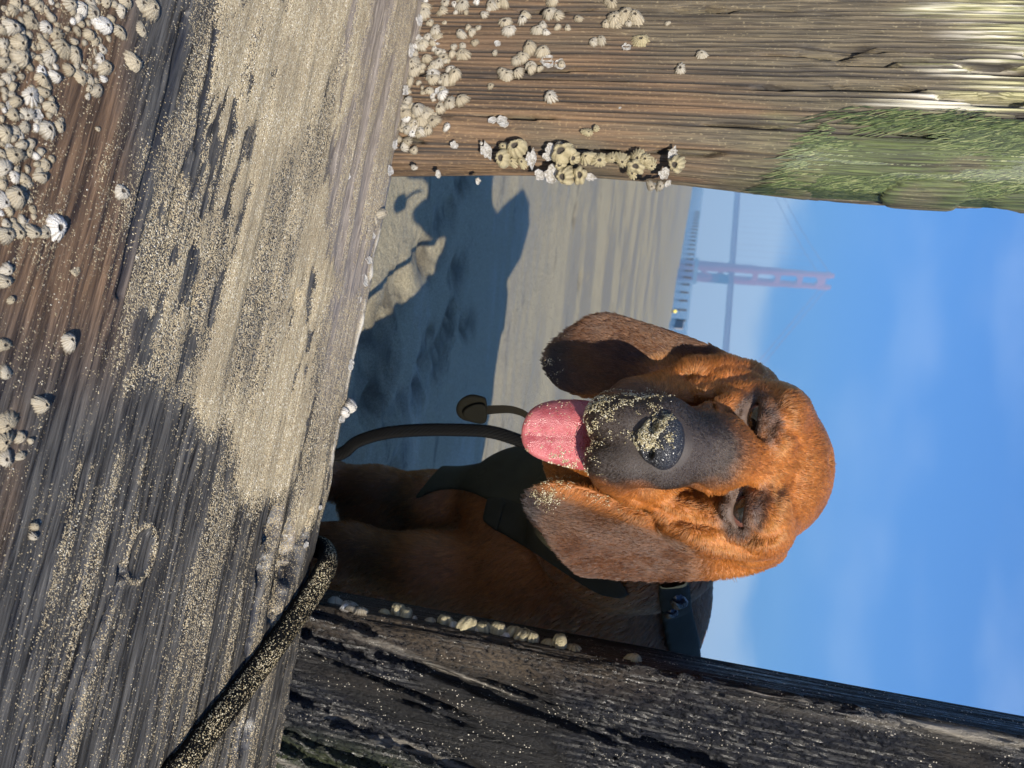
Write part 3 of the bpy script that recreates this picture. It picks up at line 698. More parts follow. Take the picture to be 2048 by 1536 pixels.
    cream = sstep(.0035, .0, np.abs(Nn-.003)+(fbm(SN3(S*60, Nn*60), 3, 61)-.35)*.010)*sstep(600, 700, px)*sstep(380, 420, py)*sstep(960, 900, py)
    dz = dz+cream*.002
    # worn arris at the back, slight sag
    dz = dz-.006*np.exp(-(Nn/.008)**2)*fbm(SN3(S*30, Nn*0), 3, 71)
    P = np.stack([S, -Nn-.004*np.exp(-(Nn/.01)**2)*(fbm(SN3(S*26, Nn*0+3), 3, 73)-.5), z+dz], -1)
    foot_b = P[:, :1].copy(); foot_b[..., 2] = -.14; foot_f = P[:, -1:].copy(); foot_f[..., 2] = -.14; mid_f = P[:, -1:].copy(); mid_f[..., 1] -= .004; mid_f[..., 2] -= .012
    A = [np.concatenate([a[:, :1], a, a[:, -1:], a[:, -1:]], 1) for a in (sand, bare, brown, pit, cream)]
    P = np.concatenate([foot_b, P, mid_f, foot_f], 1)
    me = grid_me('horizontal_beam', P)
    for nm, a in zip(('sand', 'bare', 'brown', 'pit', 'cream'), A): add_attr(me, nm, np.clip(a, 0, 1).ravel())
    o = place(link('horizontal_beam', me, mat_beam())); return tag(o, 'broad horizontal timber beam crusted with wet sand, barnacles and gouges', 'beam')
def SN3(a, b): return np.stack([a, b, np.zeros_like(a)], -1)
BEAM = make_beam()

def mat_post():
    t = NT('weathered_brown_post'); v = t.coord()
    grain = t.noise(t.coord(scale=(150, 150, 5)), 1.6, 5, .6, .35); fine = t.noise(t.coord(scale=(480, 480, 16)), 1.5, 3, .6); blot = t.noise(t.coord(scale=(9, 9, 3)), 2, 5, .6)
    gro = t.attr('groove'); pale = t.attr('pale'); alg = t.attr('algae'); drk = t.attr('dark'); fleck = t.noise(t.coord(scale=(500, 500, 320)), 1.0, 2, .5)
    br = t.mix(t.rng(grain, .28, .7), (.042, .025, .013), (.160, .096, .048)); br = t.mix(t.math('MULTIPLY', t.rng(fleck, .55, .72), .55), br, (.25, .17, .085))
    br = t.mix(t.math('MULTIPLY', t.rng(blot, .45, .7), .5), br, (.10, .062, .036))
    dk = t.mix(t.rng(fine, .3, .7), (.030, .026, .018), (.13, .105, .062)); dk = t.mix(t.math('MULTIPLY', t.rng(fleck, .6, .75), .6), dk, (.26, .22, .13)); col = t.mix(drk, br, dk)
    pl = t.mix(t.rng(fine, .38, .62), (.14, .135, .055), (.46, .43, .23)); pl = t.mix(t.math('MULTIPLY', t.rng(t.noise(t.coord(scale=(60, 60, 3)), 2, 4), .48, .58), t.rng(fine, .3, .55)), pl, (.62, .58, .49)); col = t.mix(pale, col, pl)
    al = t.mix(t.rng(fine, .3, .7), (.022, .030, .010), (.085, .115, .030)); col = t.mix(t.math('MULTIPLY', alg, .9), col, al)
    col = t.mix(gro, col, (.016, .012, .009))
    return t.principled(col, .72, t.bump(t.math('ADD', t.math('MULTIPLY', grain, 1.0), t.math('MULTIPLY', fine, .6)), .75, .0016))
def profile_pts(pts, step, fine_from=None):
    """resample an open profile at about step"""
    pts = np.array(pts); seg = np.linalg.norm(np.diff(pts, axis=0), axis=1); t = np.concatenate([[0], np.cumsum(seg)]); n = int(t[-1]/step)+1; tt = np.linspace(0, t[-1], n)
    return np.stack([np.interp(tt, t, pts[:, 0]), np.interp(tt, t, pts[:, 1])], -1), tt
def post_mesh(name, prof, z0, z1, top, groove_d, seed, step=.0016, zstep=.0045, masks=None, wobble=.003, back=None):
    p, tt = profile_pts(prof, step); p2 = p.copy()
    for _ in range(6): p2[1:-1] = .5*p2[1:-1]+.25*(p2[:-2]+p2[2:])
    tn = nrm(np.gradient(p2, axis=0)); nn = np.stack([tn[:, 1], -tn[:, 0]], -1)           # outward (profile runs with the outside on its right)
    zs = np.arange(z0, z1, zstep); T, Z = np.meshgrid(tt, zs, indexing='ij')
    wv = fbm(SN3(T*14, Z*2.2), 3, seed); wrp = T+.008*(fbm(SN3(T*10, Z*5), 3, seed+9)-.5)
    lnw = .5+.5*np.sin(2*np.pi*wrp/.0044+9*fbm(SN3(wrp*16, Z*2.5), 3, seed+5)); g1 = .62*fbm(SN3(wrp*230, Z*4.0), 3, seed+1)+.38*lnw*(.55+.6*fbm(SN3(wrp*60, Z*7), 2, seed+6)); g2 = fbm(SN3(wrp*80, Z*2.2), 3, seed+2)
    dz, at_ = masks(T, Z, g1, g2, p2) if masks else (0, {})
    disp = (wv-.5)*wobble+groove_d*(sstep(.25, .55, g1)-1)+dz
    P = np.zeros(T.shape+(3,)); P[..., 0] = p2[:, None, 0]+nn[:, None, 0]*disp; P[..., 1] = p2[:, None, 1]+nn[:, None, 1]*disp; P[..., 2] = Z
    tz = top(p2[:, 0], p2[:, 1])[:, None] if top else z1; ov = P[..., 2] > tz; P[..., 2] = np.minimum(P[..., 2], tz)
    # close the top with one ring pulled to the middle line
    c = p2.mean(0); ring = P[:, -1:].copy(); ring[..., 0] = c[0]+(ring[..., 0]-c[0])*.86; ring[..., 1] = c[1]+(ring[..., 1]-c[1])*.7; ring[..., 2] += .004
    ring2 = ring.copy(); ring2[..., 0] = c[0]+(ring[..., 0]-c[0])*.2; ring2[..., 1] = c[1]
    P = np.concatenate([P, ring, ring2], 1); me = grid_me(name, P)
    for k, a in at_.items(): add_attr(me, k, np.clip(np.concatenate([a, a[:, -1:], a[:, -1:]], 1), 0, 1).ravel())
    gr = sstep(.50, .24, g1); gr = np.concatenate([gr, gr[:, -1:], gr[:, -1:]], 1); add_attr(me, 'groove', gr.ravel())
    return me
def make_left_post():
    prof = [(-.52, .10), (-.52, .002), (-.515, 0), (-.245, 0), (-.226, .004), (-.211, .014), (-.2025, .028), (-.206, .055), (-.235, .10), (-.52, .10)]
    def masks(T, Z, g1, g2, p):
        X = np.broadcast_to(p[:, 0][:, None], T.shape); Yl = np.broadcast_to(p[:, 1][:, None], T.shape)
        pale = sstep(.60, .69, Z+(fbm(SN3(X*60, Z*3), 3, 5)-.5)*.20)*sstep(-.235, -.26, X); pale = np.maximum(pale*(.15+1.1*sstep(.44, .56, .6*g2+.4*g1)), .8*sstep(.64, .70, Z)*sstep(.55, .62, g2)*sstep(-.22, -.25, X))
        alg = sstep(.47, .56, Z+(fbm(SN3(X*20, Z*12), 3, 8)-.5)*.10)*sstep(-.262, -.235, X+(fbm(SN3(X*50, Z*20), 3, 4)-.5)*.03)*sstep(.06, .04, Yl)
        alg = alg*(.35+.65*sstep(.36, .52, fbm(SN3(X*60+Z*14, Z*26), 3, 24))); alg = np.maximum(alg, .35*sstep(.5, .7, Z)*sstep(.5, .65, fbm(SN3(X*30, Z*10), 3, 14)))
        drk = sstep(.36, .52, Z+(g2-.5)*.25+.25*sstep(-.235, -.30, X)*0)*.9; drk = np.maximum(drk, .8*sstep(.52, .64, fbm(SN3(X*12, Z*6), 3, 18))*sstep(.24, .34, Z))
        hol = np.maximum(sstep(.66, .72, fbm(SN3(X*70, Z*9), 3, 28))*sstep(.50, .58, Z), sstep(.72, .76, fbm(SN3(X*120, Z*7), 3, 38)))
        bul = .006*np.sin(Z*11+1)*np.exp(-((X+.205)/.03)**2)
        return bul-.010*hol, {'pale': pale*(1-.7*hol), 'algae': alg, 'dark': np.maximum(drk, hol)}
    me = post_mesh('timber_post', prof, -.16, .86, None, .0024, 3, .0013, .004, masks)
    o = place(link('timber_post', me, mat_post())); return tag(o, 'brown grooved timber post with barnacles, pale bleached top and green algae on its corner', 'post')
LPOST = make_left_post()

def mat_tar():
    t = NT('tarred_dark_plank'); v = t.coord()
    grain = t.noise(t.coord(scale=(60, 60, 4)), 1.8, 5, .6, .5); fine = t.noise(t.coord(scale=(230, 230, 150)), 1.6, 5, .7); big = t.noise(t.coord(scale=(9, 9, 3)), 1.6, 3)
    rough = t.attr('tar'); wear = t.attr('wear'); alg = t.attr('algae'); pale = t.attr('pale')
    cell = t.n('ShaderNodeTexVoronoi', {'Vector': t.coord(scale=(1, 1, .45)), 'Scale': 300.0})
    wood = t.mix(t.rng(grain, .3, .7), (.003, .003, .003), (.013, .012, .011))
    tar = t.mix(t.rng(fine, .3, .7), (.002, .0025, .004), (.013, .014, .019)); col = t.mix(rough, wood, tar)
    col = t.mix(t.math('MULTIPLY', alg, t.rng(fine, .35, .6)), col, (.045, .055, .018))
    col = t.mix(t.math('MULTIPLY', pale, t.rng(grain, .42, .6)), col, (.30, .27, .22))
    sp = t.n('ShaderNodeTexVoronoi', {'Vector': v, 'Scale': 900.0}); s3 = t.n('ShaderNodeSeparateColor', {0: sp.outputs['Color']})
    gl = t.math('MULTIPLY', t.math('GREATER_THAN', s3.outputs[0], .93), t.rng(t.noise(t.coord(scale=(1, 1, .3)), 70, 3), .48, .58)); gl = t.math('MULTIPLY', gl, t.math('LESS_THAN', sp.outputs['Distance'], .45))  # sparse pale specks, glints of the tar put into its colour
    col = t.mix(gl, col, (.55, .50, .40)); col = t.mix(t.math('MULTIPLY', wear, t.rng(fine, .35, .6)), col, (.07, .052, .034))
    h = t.math('ADD', t.math('MULTIPLY', grain, .8), t.math('ADD', t.math('MULTIPLY', fine, t.math('MULTIPLY_ADD', rough, 2.2, .5)), t.math('MULTIPLY', t.n('ShaderNodeSeparateColor', {0: cell.outputs['Color']}).outputs[0], t.math('MULTIPLY_ADD', rough, .9, .15))))
    return t.principled(col, t.math('SUBTRACT', t.rng(fine, .3, .7, .24, .60), t.math('MULTIPLY', rough, .08)), t.bump(h, 1.0, .0038), **{'Specular IOR Level': t.rng(rough, 0, 1, .18, .55)})
M_TAR = None
def make_right_planks():
    global M_TAR
    M_TAR = mat_tar()
    def masks(T, Z, g1, g2, p):
        X = np.broadcast_to(p[:, 0][:, None], T.shape); Yl = np.broadcast_to(p[:, 1][:, None], T.shape)
        front = (Yl < .004)
        tar = sstep(.42, .56, fbm(SN3(X*16-Z*3, Z*5), 3, 3)+.25*sstep(.32, .46, Z)-.07)
        lump = fbm(SN3(X*170, Z*120), 3, 6); dz = tar*(lump-.35)*.008*front
        gash = sstep(.60, .68, fbm(SN3((X-.16*Z)*75, Z*3.5), 3, 11)); dz = dz-.008*gash*front
        edge = np.exp(-((X-.203)/.006)**2)*front
        pale = .9*edge*sstep(.42, .60, Z+(g2-.5)*.3)+.85*sstep(.70, .76, fbm(SN3((X-.16*Z)*110, Z*4), 3, 16))*front
        wear = np.exp(-((X-.21)/.014)**2)*sstep(.5, .4, Z)+.12*sstep(.55, .7, g2)*(1-tar)
        alg = sstep(.285, .31, X)*sstep(.34, .24, Z)*.9
        return dz-.004*edge*(fbm(SN3(X*0, Z*30), 3, 2)), {'tar': tar*front, 'wear': np.clip(wear, 0, 1), 'algae': alg, 'pale': pale}
    def top(x, y): return np.interp(x, [.18, .195, .224, .272, .35, .388], [.737, .737, .742, .762, .738, .63])
    def notch(me, s0, z0, sr, zr, depth):
        n = len(me.vertices); co = np.zeros(n*3, np.float32); me.vertices.foreach_get('co', co); co = co.reshape(-1, 3)
        r = np.abs((co[:, 2]-z0)/zr); k = np.clip(1-r, 0, 1); m = co[:, 0] > s0-sr
        co[:, 0] -= np.where(m, k*depth*np.clip((co[:, 0]-(s0-sr))/sr, 0, 1), 0); me.vertices.foreach_set('co', co.ravel()); me.update()
    prof = [(.30, .10), (.201, .10), (.1955, .096), (.1985, .006), (.203, 0), (.208, 0), (.38, 0), (.385, .006), (.385, .10), (.30, .10)]
    prof = prof[::1]
    me = post_mesh('timber_plank', prof, -.16, .785, top, .0016, 21, .0016, .0038, masks, .003); notch(me, .385, .325, .09, .045, .05)
    a = place(link('timber_plank', me, M_TAR)); tag(a, 'blackened tarry timber plank with glinting flaked face, shaded inner side and barnacled edge', 'plank')
    # the next boards of the groyne stand beyond the edge of the picture and throw the toothed shadow
    outs = [('timber_plank', .395, .575, [.395, .41, .427, .476, .54, .577], [.615, .617, .680, .714, .69, .575], 'dark timber plank with slanted worn top, next to the tarry barnacled one'),
            ('timber_plank', .585, .765, [.583, .592, .619, .657, .72, .765], [.565, .57, .640, .670, .645, .55], 'dark timber plank with low pointed top, second past the tarry one'),
            ('timber_plank', .775, .96, [.775, .82, .87, .96], [.58, .66, .68, .63], 'dark timber plank with blunt worn top, third past the tarry one'),
            ('timber_plank', .97, 1.15, [.97, 1.02, 1.06, 1.15], [.60, .66, .70, .66], 'dark timber plank at the far end of the tarry run')]
    for nm, s0, s1, xs, zs, lab in outs:
        pr = [((s0+s1)/2, .10), (s0, .10), (s0, .004), (s0+.005, 0), (s1-.005, 0), (s1, .004), (s1, .10), ((s0+s1)/2, .10)]
        me = post_mesh(nm, pr, -.16, .76, lambda x, y, xs=xs, zs=zs: np.interp(x, xs, zs)-.12*np.clip(y, 0, .1), .0015, int(s0*100), .006, .012)
        for k in ('tar', 'wear', 'algae', 'pale'): add_attr(me, k, np.full(len(me.vertices), .5 if k == 'tar' else 0.))
        tag(place(link(nm, me, M_TAR)), lab, 'plank')
    return a
RPLANK = make_right_planks()

def grow_algae():
    t = NT('green_algae'); a = t.attr('tint'); m = t.principled(t.ramp(a, [(0, (.015, .022, .008)), (.45, (.045, .065, .018)), (.8, (.09, .12, .034)), (1, (.20, .21, .09))]), .6)
    g = np.random.default_rng(3); n = 34000
    prof = [(-.262, -.001), (-.245, -.001), (-.226, .003), (-.211, .013), (-.2025, .027), (-.206, .052)]
    p, tt = profile_pts(prof, .0005); u = g.random(n); k = (u*(len(p)-2)).astype(int); z = .50+.36*g.random(n)
    keep = (fbm(SN3(u*3.5, z*16), 3, 77) > .33) & (z > .49+.05*(1-u)+.06*g.random(n)) & (u > .35*g.random(n)); k = k[keep]; z = z[keep]; n = len(k)
    tn = nrm(np.gradient(p, axis=0)); nn = np.stack([tn[:, 1], -tn[:, 0]], -1)
    L = .006+.022*g.random(n)**2; dirx = .12+.25*fbm(SN3(u[keep]*4, z*20), 2, 5)+g.normal(size=n)*.12
    P = np.zeros((n, 4, 3))
    for j, s in enumerate((0, .35, .7, 1.0)):
        kk = np.clip(k+(dirx*L*s/.0005).astype(int), 0, len(p)-1); lift = .0006+.0022*s*(1-.5*s)*g.random(n)
        P[:, j, 0] = p[kk, 0]+nn[kk, 0]*lift; P[:, j, 1] = p[kk, 1]+nn[kk, 1]*lift; P[:, j, 2] = z-L*s
    w = np.array([.0003, .00035, .0003, .00008]); side = np.stack([tn[k][:, 0], tn[k][:, 1], np.zeros(n)], -1)
    V = np.stack([P-side[:, None]*w[None, :, None], P+side[:, None]*w[None, :, None]], 2).reshape(-1, 3)
    b = (np.arange(n)*8)[:, None, None]; q = np.array([[0, 1, 3, 2], [2, 3, 5, 4], [4, 5, 7, 6]])[None]
    me = fast_mesh('algae_strands', V, (b+q).reshape(-1, 4)); add_attr(me, 'tint', np.repeat(g.random(n), 8)); link('algae_strands', me, m, LPOST, 'stuff')
grow_algae()
# ------------------------------------------------------------------ barnacles
def mat_barnacle():
    t = NT('barnacle_shell'); r = t.n('ShaderNodeObjectInfo').outputs['Random']; v = t.coord(); rid = t.attr('ridge'); z = t.n('ShaderNodeSeparateXYZ', {0: v}).outputs[2]
    base = t.ramp(r, [(0, (.34, .29, .20)), (.35, (.44, .38, .27)), (.7, (.38, .34, .26)), (.9, (.50, .46, .38)), (1, (.70, .68, .63))])
    col = t.mix(t.math('MULTIPLY', rid, .85), base, (.085, .062, .038)); col = t.mix(t.rng(t.noise(v, 3.0, 4), .5, .75, 0, .5), col, (.28, .22, .13))
    col = t.mix(t.attr('hole'), col, (.05, .04, .03))
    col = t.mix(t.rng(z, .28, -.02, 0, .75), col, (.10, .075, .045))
    return t.principled(col, .8, t.bump(t.noise(v, 9, 4), .5, .06))
def mat_barnacle_olive():
    t = NT('olive_barnacle_shell'); v = t.coord(); rid = t.attr('ridge'); col = t.mix(t.math('MULTIPLY', rid, .8), (.40, .34, .20), (.10, .075, .035))
    col = t.mix(t.rng(t.noise(v, 2.2, 4), .5, .7, 0, .5), col, (.22, .20, .10)); col = t.mix(t.attr('hole'), col, (.05, .04, .03)); return t.principled(col, .8, t.bump(t.noise(v, 9, 4), .5, .06))
def mat_scar():
    t = NT('barnacle_base_scar'); v = t.coord(); return t.principled(t.mix(t.rng(t.noise(v, 4, 4), .35, .65), (.30, .27, .22), (.58, .56, .52)), .6, t.bump(t.noise(v, 8, 3), .6, .05))
def barnacle_me(seed, height=.8, rim=.42, seg=34, tall=False):
    g = np.random.default_rng(seed); a = np.linspace(0, 2*np.pi, seg, endpoint=False); plates = g.integers(5, 8); ph = g.random()*6
    rid = np.abs(np.sin(a*plates*1.5+ph+.5*np.sin(a*2+seed))); rid = rid**.55; wob = 1+.12*np.sin(a*2+g.random()*6)+.08*np.sin(a*3+g.random()*6)
    levels = [(1.08, -.15, 1.0), (1.0, .04, 1.0), (.86, .32, .9), (.68, .66, .7), (rim+.10, .95, .5), (rim, 1.0, .35), (rim*.72, .84, .1), (rim*.35, .62, .0)]
    if tall: levels = [(.9, -.15, 1), (.95, .1, 1), (1.0, .5, 1), (.86, .9, .8), (.60, 1.22, .6), (.40, 1.30, .4), (.28, 1.12, .1), (.1, .9, 0)]
    lean = g.normal(size=2)*.16; V = []; rd = []; ho = []
    for i, (r, z, am) in enumerate(levels):
        rr = r*wob*(1-.34*am*(1-rid)); jag = (.05*g.normal(size=seg)*(1 if 3 <= i <= 5 else .1)) + .10*(rid-.5)*(i == 4)
        V.append(np.stack([rr*np.cos(a)+lean[0]*z, rr*np.sin(a)+lean[1]*z, z*height+jag*height*.6], -1)); rd.append((1-rid)*(i < 6)); ho.append(np.full(seg, 1.0 if i >= 6 else 0))
    V = np.concatenate(V); n = seg; Fc = [(n*i+j, n*i+(j+1) % n, n*i+n+(j+1) % n, n*i+n+j) for i in range(len(levels)-1) for j in range(n)]+[tuple(range(len(V)-n, len(V)))]
    me = bpy.data.meshes.new('barnacle'); me.from_pydata(V.tolist(), [], Fc); me.polygons.foreach_set('use_smooth', [True]*len(Fc)); add_attr(me, 'ridge', np.concatenate(rd)); add_attr(me, 'hole', np.concatenate(ho)); me.update(); return me
def scar_me(seed):
    g = np.random.default_rng(seed); n = 16; a = np.linspace(0, 2*np.pi, n, endpoint=False); w = 1+.25*g.normal(size=n)*.6
    V = [(w[j]*math.cos(a[j]), .8*w[j]*math.sin(a[j]), -.05) for j in range(n)]+[(.92*w[j]*math.cos(a[j]), .75*w[j]*math.sin(a[j]), .16+.05*g.random()) for j in range(n)]+[(.6*w[j]*math.cos(a[j]), .5*w[j]*math.sin(a[j]), .06) for j in range(n)]+[(0, 0, .05)]
    Fc = [(n*i+j, n*i+(j+1) % n, n*i+n+(j+1) % n, n*i+n+j) for i in range(2) for j in range(n)]+[(2*n+j, 2*n+(j+1) % n, 3*n) for j in range(n)]
    me = bpy.data.meshes.new('barnacle_scar'); me.from_pydata(V, [], Fc); me.update(); return me
MB, MBO, MS = mat_barnacle(), mat_barnacle_olive(), mat_scar()
BV = [barnacle_me(s, h, r) for s, h, r in ((1, .62, .22), (2, .75, .18), (3, .55, .28), (4, .85, .20), (5, .68, .15), (6, .95, .20))]
BT = [barnacle_me(s, .9, .4, 26, True) for s in (11, 12, 13)]; BVO = [m.copy() for m in BV]; BTO = [m.copy() for m in BT]; SC = [scar_me(s) for s in (1, 2, 3)]
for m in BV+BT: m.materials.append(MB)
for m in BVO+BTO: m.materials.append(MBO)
for m in SC: m.materials.append(MS)
gb = np.random.default_rng(5)
def put(par, P, nv, r, kind='b'):
    """one barnacle grown on a timber: P and nv in the timber's own coordinates"""
    pool = {'b': BV, 't': BT, 'o': BVO, 'x': BTO, 's': SC}[kind]; me = pool[gb.integers(len(pool))]
    nv = nrm(nrm(nv)+gb.normal(size=3)*(.10 if kind != 's' else .02)); q = Vector(nv).to_track_quat('Z', 'Y')
    o = link('barnacle_scar' if kind == 's' else 'barnacle', me, None, par); o.location = Vector(P)-Vector(nv)*r*(.08+.14*gb.random())
    o.rotation_mode = 'QUATERNION'; o.rotation_quaternion = q @ Matrix.Rotation(gb.random()*6.28, 3, 'Z').to_quaternion(); s = r*np.array([1, .85+.3*gb.random(), .8+.45*gb.random()]); o.scale = s
FRONT = np.array([0, -1., 0])
def post_hit(px, py):
    s, z = wall_sz(px, py)
    if s < -.232: return np.array([s, -.0005, z]), FRONT
    k = min((s+.232)/.05, 1.0); return np.array([s-.004*k, .022*k*k+.001, z]), nrm(np.array([.75*k, -1, 0]))
def grow_left():
    # (px, py, diameter in px, kind)
    one = [(1018, 62, 34, 'b'), (1075, 62, 28, 'b'), (1060, 98, 38, 'b'), (1085, 104, 32, 'b'), (1045, 115, 30, 'b'), (1032, 122, 26, 'b'), (1062, 132, 24, 'b'), (1065, 138, 24, 'b'), (1005, 145, 26, 'b'), (1013, 152, 34, 'b'), (1038, 146, 26, 'b'), (1080, 138, 18, 'b'), (1120, 128, 26, 's'), (1095, 122, 34, 's'), (1123, 128, 20, 'b'),
           (1010, 44, 34, 'b'), (1045, 38, 28, 'b'), (1052, 30, 24, 'b'), (1100, 28, 34, 'b'), (1118, 32, 28, 'b'), (1085, 50, 26, 'b'), (1092, 65, 20, 'b'), (1115, 55, 18, 'b'), (1135, 56, 18, 'b'), (1157, 38, 22, 'b'), (1105, 4, 30, 'b'), (1000, 5, 34, 'b'), (1008, 8, 24, 'b'), (1222, 5, 34, 'b'), (953, 5, 16, 'b'), (920, 2, 22, 'b'), (890, 5, 26, 'b'), (1228, 38, 46, 'b'), (1250, 34, 44, 'b'), (1272, 38, 44, 'b'), (1212, 48, 24, 'b'), (1236, 50, 22, 'b'), (1258, 46, 20, 'b'), (1335, 47, 14, 'b'),
           (1188, 84, 26, 'b'), (1202, 82, 28, 'b'), (1279, 82, 42, 'o'), (1253, 94, 20, 's'), (1404, 112, 26, 'b'), (1361, 138, 26, 'b'), (1103, 193, 36, 'b'), (981, 172, 18, 'b'), (908, 94, 18, 'b'), (925, 93, 20, 'b'), (990, 106, 14, 'b'), (995, 87, 16, 's'), (985, 240, 20, 's'), (1005, 243, 30, 's'), (1175, 262, 22, 'o'), (1192, 257, 16, 'o'), (1240, 216, 6, 's'),
           (892, 253, 18, 'b'), (905, 288, 20, 's'), (816, 325, 14, 'b'), (863, 336, 18, 's'), (943, 348, 16, 's'), (968, 298, 34, 's'), (960, 285, 8, 'b')]
    for px, py, d, k in one:
        P, n = post_hit(px, py); put(LPOST, P, n, d*.5*.62/F_PX*1.02, k)
    # thick crust at the foot, against the beam
    for i in range(120):
        u = gb.random(); py = u*270; reach = 150-95*u
        px = 846-.19*py+4+abs(gb.random()**1.35)*reach
        P, n = post_hit(px, py); put(LPOST, P, n, (.0018+.0062*gb.random()**1.5), 'b' if gb.random() > .03 else 's')
    for px, py, d in [(790, 275, 26), (805, 290, 24), (812, 280, 26), (822, 297, 20), (845, 245, 34), (830, 250, 34), (855, 225, 34), (842, 262, 24), (880, 215, 30), (900, 205, 34), (925, 200, 32), (885, 190, 32)]:
        P, n = post_hit(px, py); put(LPOST, P, n, d*.5*.62/F_PX, 'b')
    # big olive barrels along the rounded corner
    for px, py, d, k in [(1005, 298, 24, 'o'), (1003, 318, 40, 'x'), (1033, 303, 46, 'x'), (1058, 318, 36, 's'), (1040, 325, 26, 'o'), (1020, 325, 24, 'o'), (1098, 302, 26, 's'), (1092, 315, 24, 's'), (1117, 295, 22, 'b'), (1127, 312, 48, 'x'), (1118, 330, 26, 'x'), (1150, 318, 26, 'x'), (1173, 318, 30, 'o'), (1196, 322, 32, 'o'), (1220, 318, 24, 'o'), (1243, 322, 32, 'o'), (1274, 318, 34, 'o'), (1290, 322, 30, 'o'), (1270, 335, 34, 'x'), (1262, 345, 22, 'o'), (1300, 330, 28, 'o'), (1098, 344, 40, 's'), (1072, 345, 26, 's'), (1130, 345, 40, 'x'), (1155, 348, 36, 'x'), (1175, 350, 24, 's'), (1345, 312, 26, 's'), (1356, 328, 34, 'x'), (1328, 345, 26, 's'), (1300, 365, 22, 'b'), (1318, 366, 22, 'b'), (1335, 362, 16, 's')]:
        P, n = post_hit(px, py-6); put(LPOST, P, n, d*.5*.64/F_PX, k)
grow_left()
BN = nrm(np.array([0, -math.sin(BEAM_T), math.cos(BEAM_T)]))
def beam_hit(px, py):
    s, n = beam_point(px, py); return np.array([s, -n, BEAM_Z-math.tan(BEAM_T)*n+.0004])
def grow_beam():
    def one(px, py, d, k='b'):
        P = beam_hit(px, py); W = WP+WD*P[0]-WN*P[1]; dist = np.linalg.norm(np.array([W[0], W[1], P[2]])-CPOS); put(BEAM, P, BN, d*.5*dist/F_PX, k)
    for px, py, d in [(281, 58, 30), (300, 20, 40), (285, 10, 34), (263, 125, 36), (243, 384, 34), (110, 455, 46), (88, 465, 28), (62, 462, 28), (135, 684, 34), (78, 808, 34), (12, 745, 26), (10, 845, 44), (8, 880, 40), (8, 915, 34), (38, 875, 20), (60, 882, 12), (38, 912, 18), (148, 545, 16), (155, 540, 14), (68, 1053, 16), (66, 1072, 16), (33, 462, 34), (195, 258, 10), (205, 365, 12), (8, 690, 26), (5, 560, 30), (10, 540, 24), (20, 600, 14)]: one(px, py, d)
    # dense patches where the beam is least scoured
    def inpoly(q, poly): return poly_sdf(np.array([q]), np.array(poly, float))[0] < 0
    polys = [[(0, 0), (130, 0), (250, 0), (240, 60), (200, 110), (215, 160), (175, 205), (130, 130), (100, 190), (135, 260), (70, 270), (0, 300)], [(0, 260), (60, 275), (120, 330), (110, 350), (60, 380), (80, 430), (50, 470), (0, 480)]]
    pts = []
    tries = 0
    while len(pts) < 175 and tries < 14000:
        tries += 1; q = (gb.random()*255, gb.random()*480); poly = polys[0] if q[1] < 268 else polys[1]; d = 11+27*gb.random()**1.6
        if inpoly(q, poly) and all((q[0]-x)**2+(q[1]-y)**2 > (.36*(d+e))**2 for x, y, e in pts): pts.append((q[0], q[1], d))
    for q in pts: one(*q, 'b' if gb.random() > .04 else 's')
    for px, py, d, k in [(692, 348, 26, 's'), (650, 395, 10, 's'), (758, 428, 30, 'b'), (751, 440, 22, 'b'), (745, 470, 18, 's'), (738, 520, 20, 's'), (730, 560, 26, 's'), (718, 600, 18, 's'), (702, 730, 22, 's'), (700, 812, 30, 'b'), (690, 825, 26, 'b'), (684, 838, 20, 's'), (625, 502, 9, 's'), (640, 1015, 12, 's'), (612, 1090, 14, 's'), (437, 1010, 8, 's'), (778, 340, 26, 's'), (790, 290, 20, 's'), (812, 180, 22, 's'), (823, 100, 24, 's'), (840, 40, 22, 's')]: one(px, py, d, k)
grow_beam()
def grow_right():
    # on the shaded inner side of the plank, close to its front edge
    for px, py, d, k, dp in [(655, 1172, 40, 'b', .02), (680, 1172, 34, 'b', .02), (690, 1188, 22, 'b', .006), (702, 1190, 24, 'b', .006), (722, 1190, 28, 'b', .008), (762, 1190, 26, 'o', .012), (786, 1194, 40, 'x', .02), (800, 1195, 30, 'x', .012), (822, 1205, 14, 'b', .006), (850, 1210, 26, 'b', .010), (882, 1216, 36, 'x', .014), (905, 1222, 24, 'b', .006), (926, 1222, 40, 'x', .014), (950, 1228, 26, 'b', .006), (962, 1230, 34, 'x', .012), (990, 1232, 36, 'x', .012), (1015, 1222, 36, 'x', .02), (1008, 1245, 24, 'b', .006), (1040, 1242, 40, 'x', .012), (1060, 1250, 30, 'x', .008), (1098, 1262, 34, 'o', .014), (1118, 1268, 34, 'x', .010), (1145, 1272, 40, 'o', .012), (1268, 1290, 34, 'o', .014)]:
        s, z = wall_sz(px, 1180+(px-640)*.1735); dp = dp if 688 < px < 725 else max(dp, .014)+.005*gb.random(); put(RPLANK, np.array([.1985-dp*.033, dp, z]), np.array([-1, -.12, .05]), d*.5*.62/F_PX*(.95+.25*gb.random()), k)
grow_right()
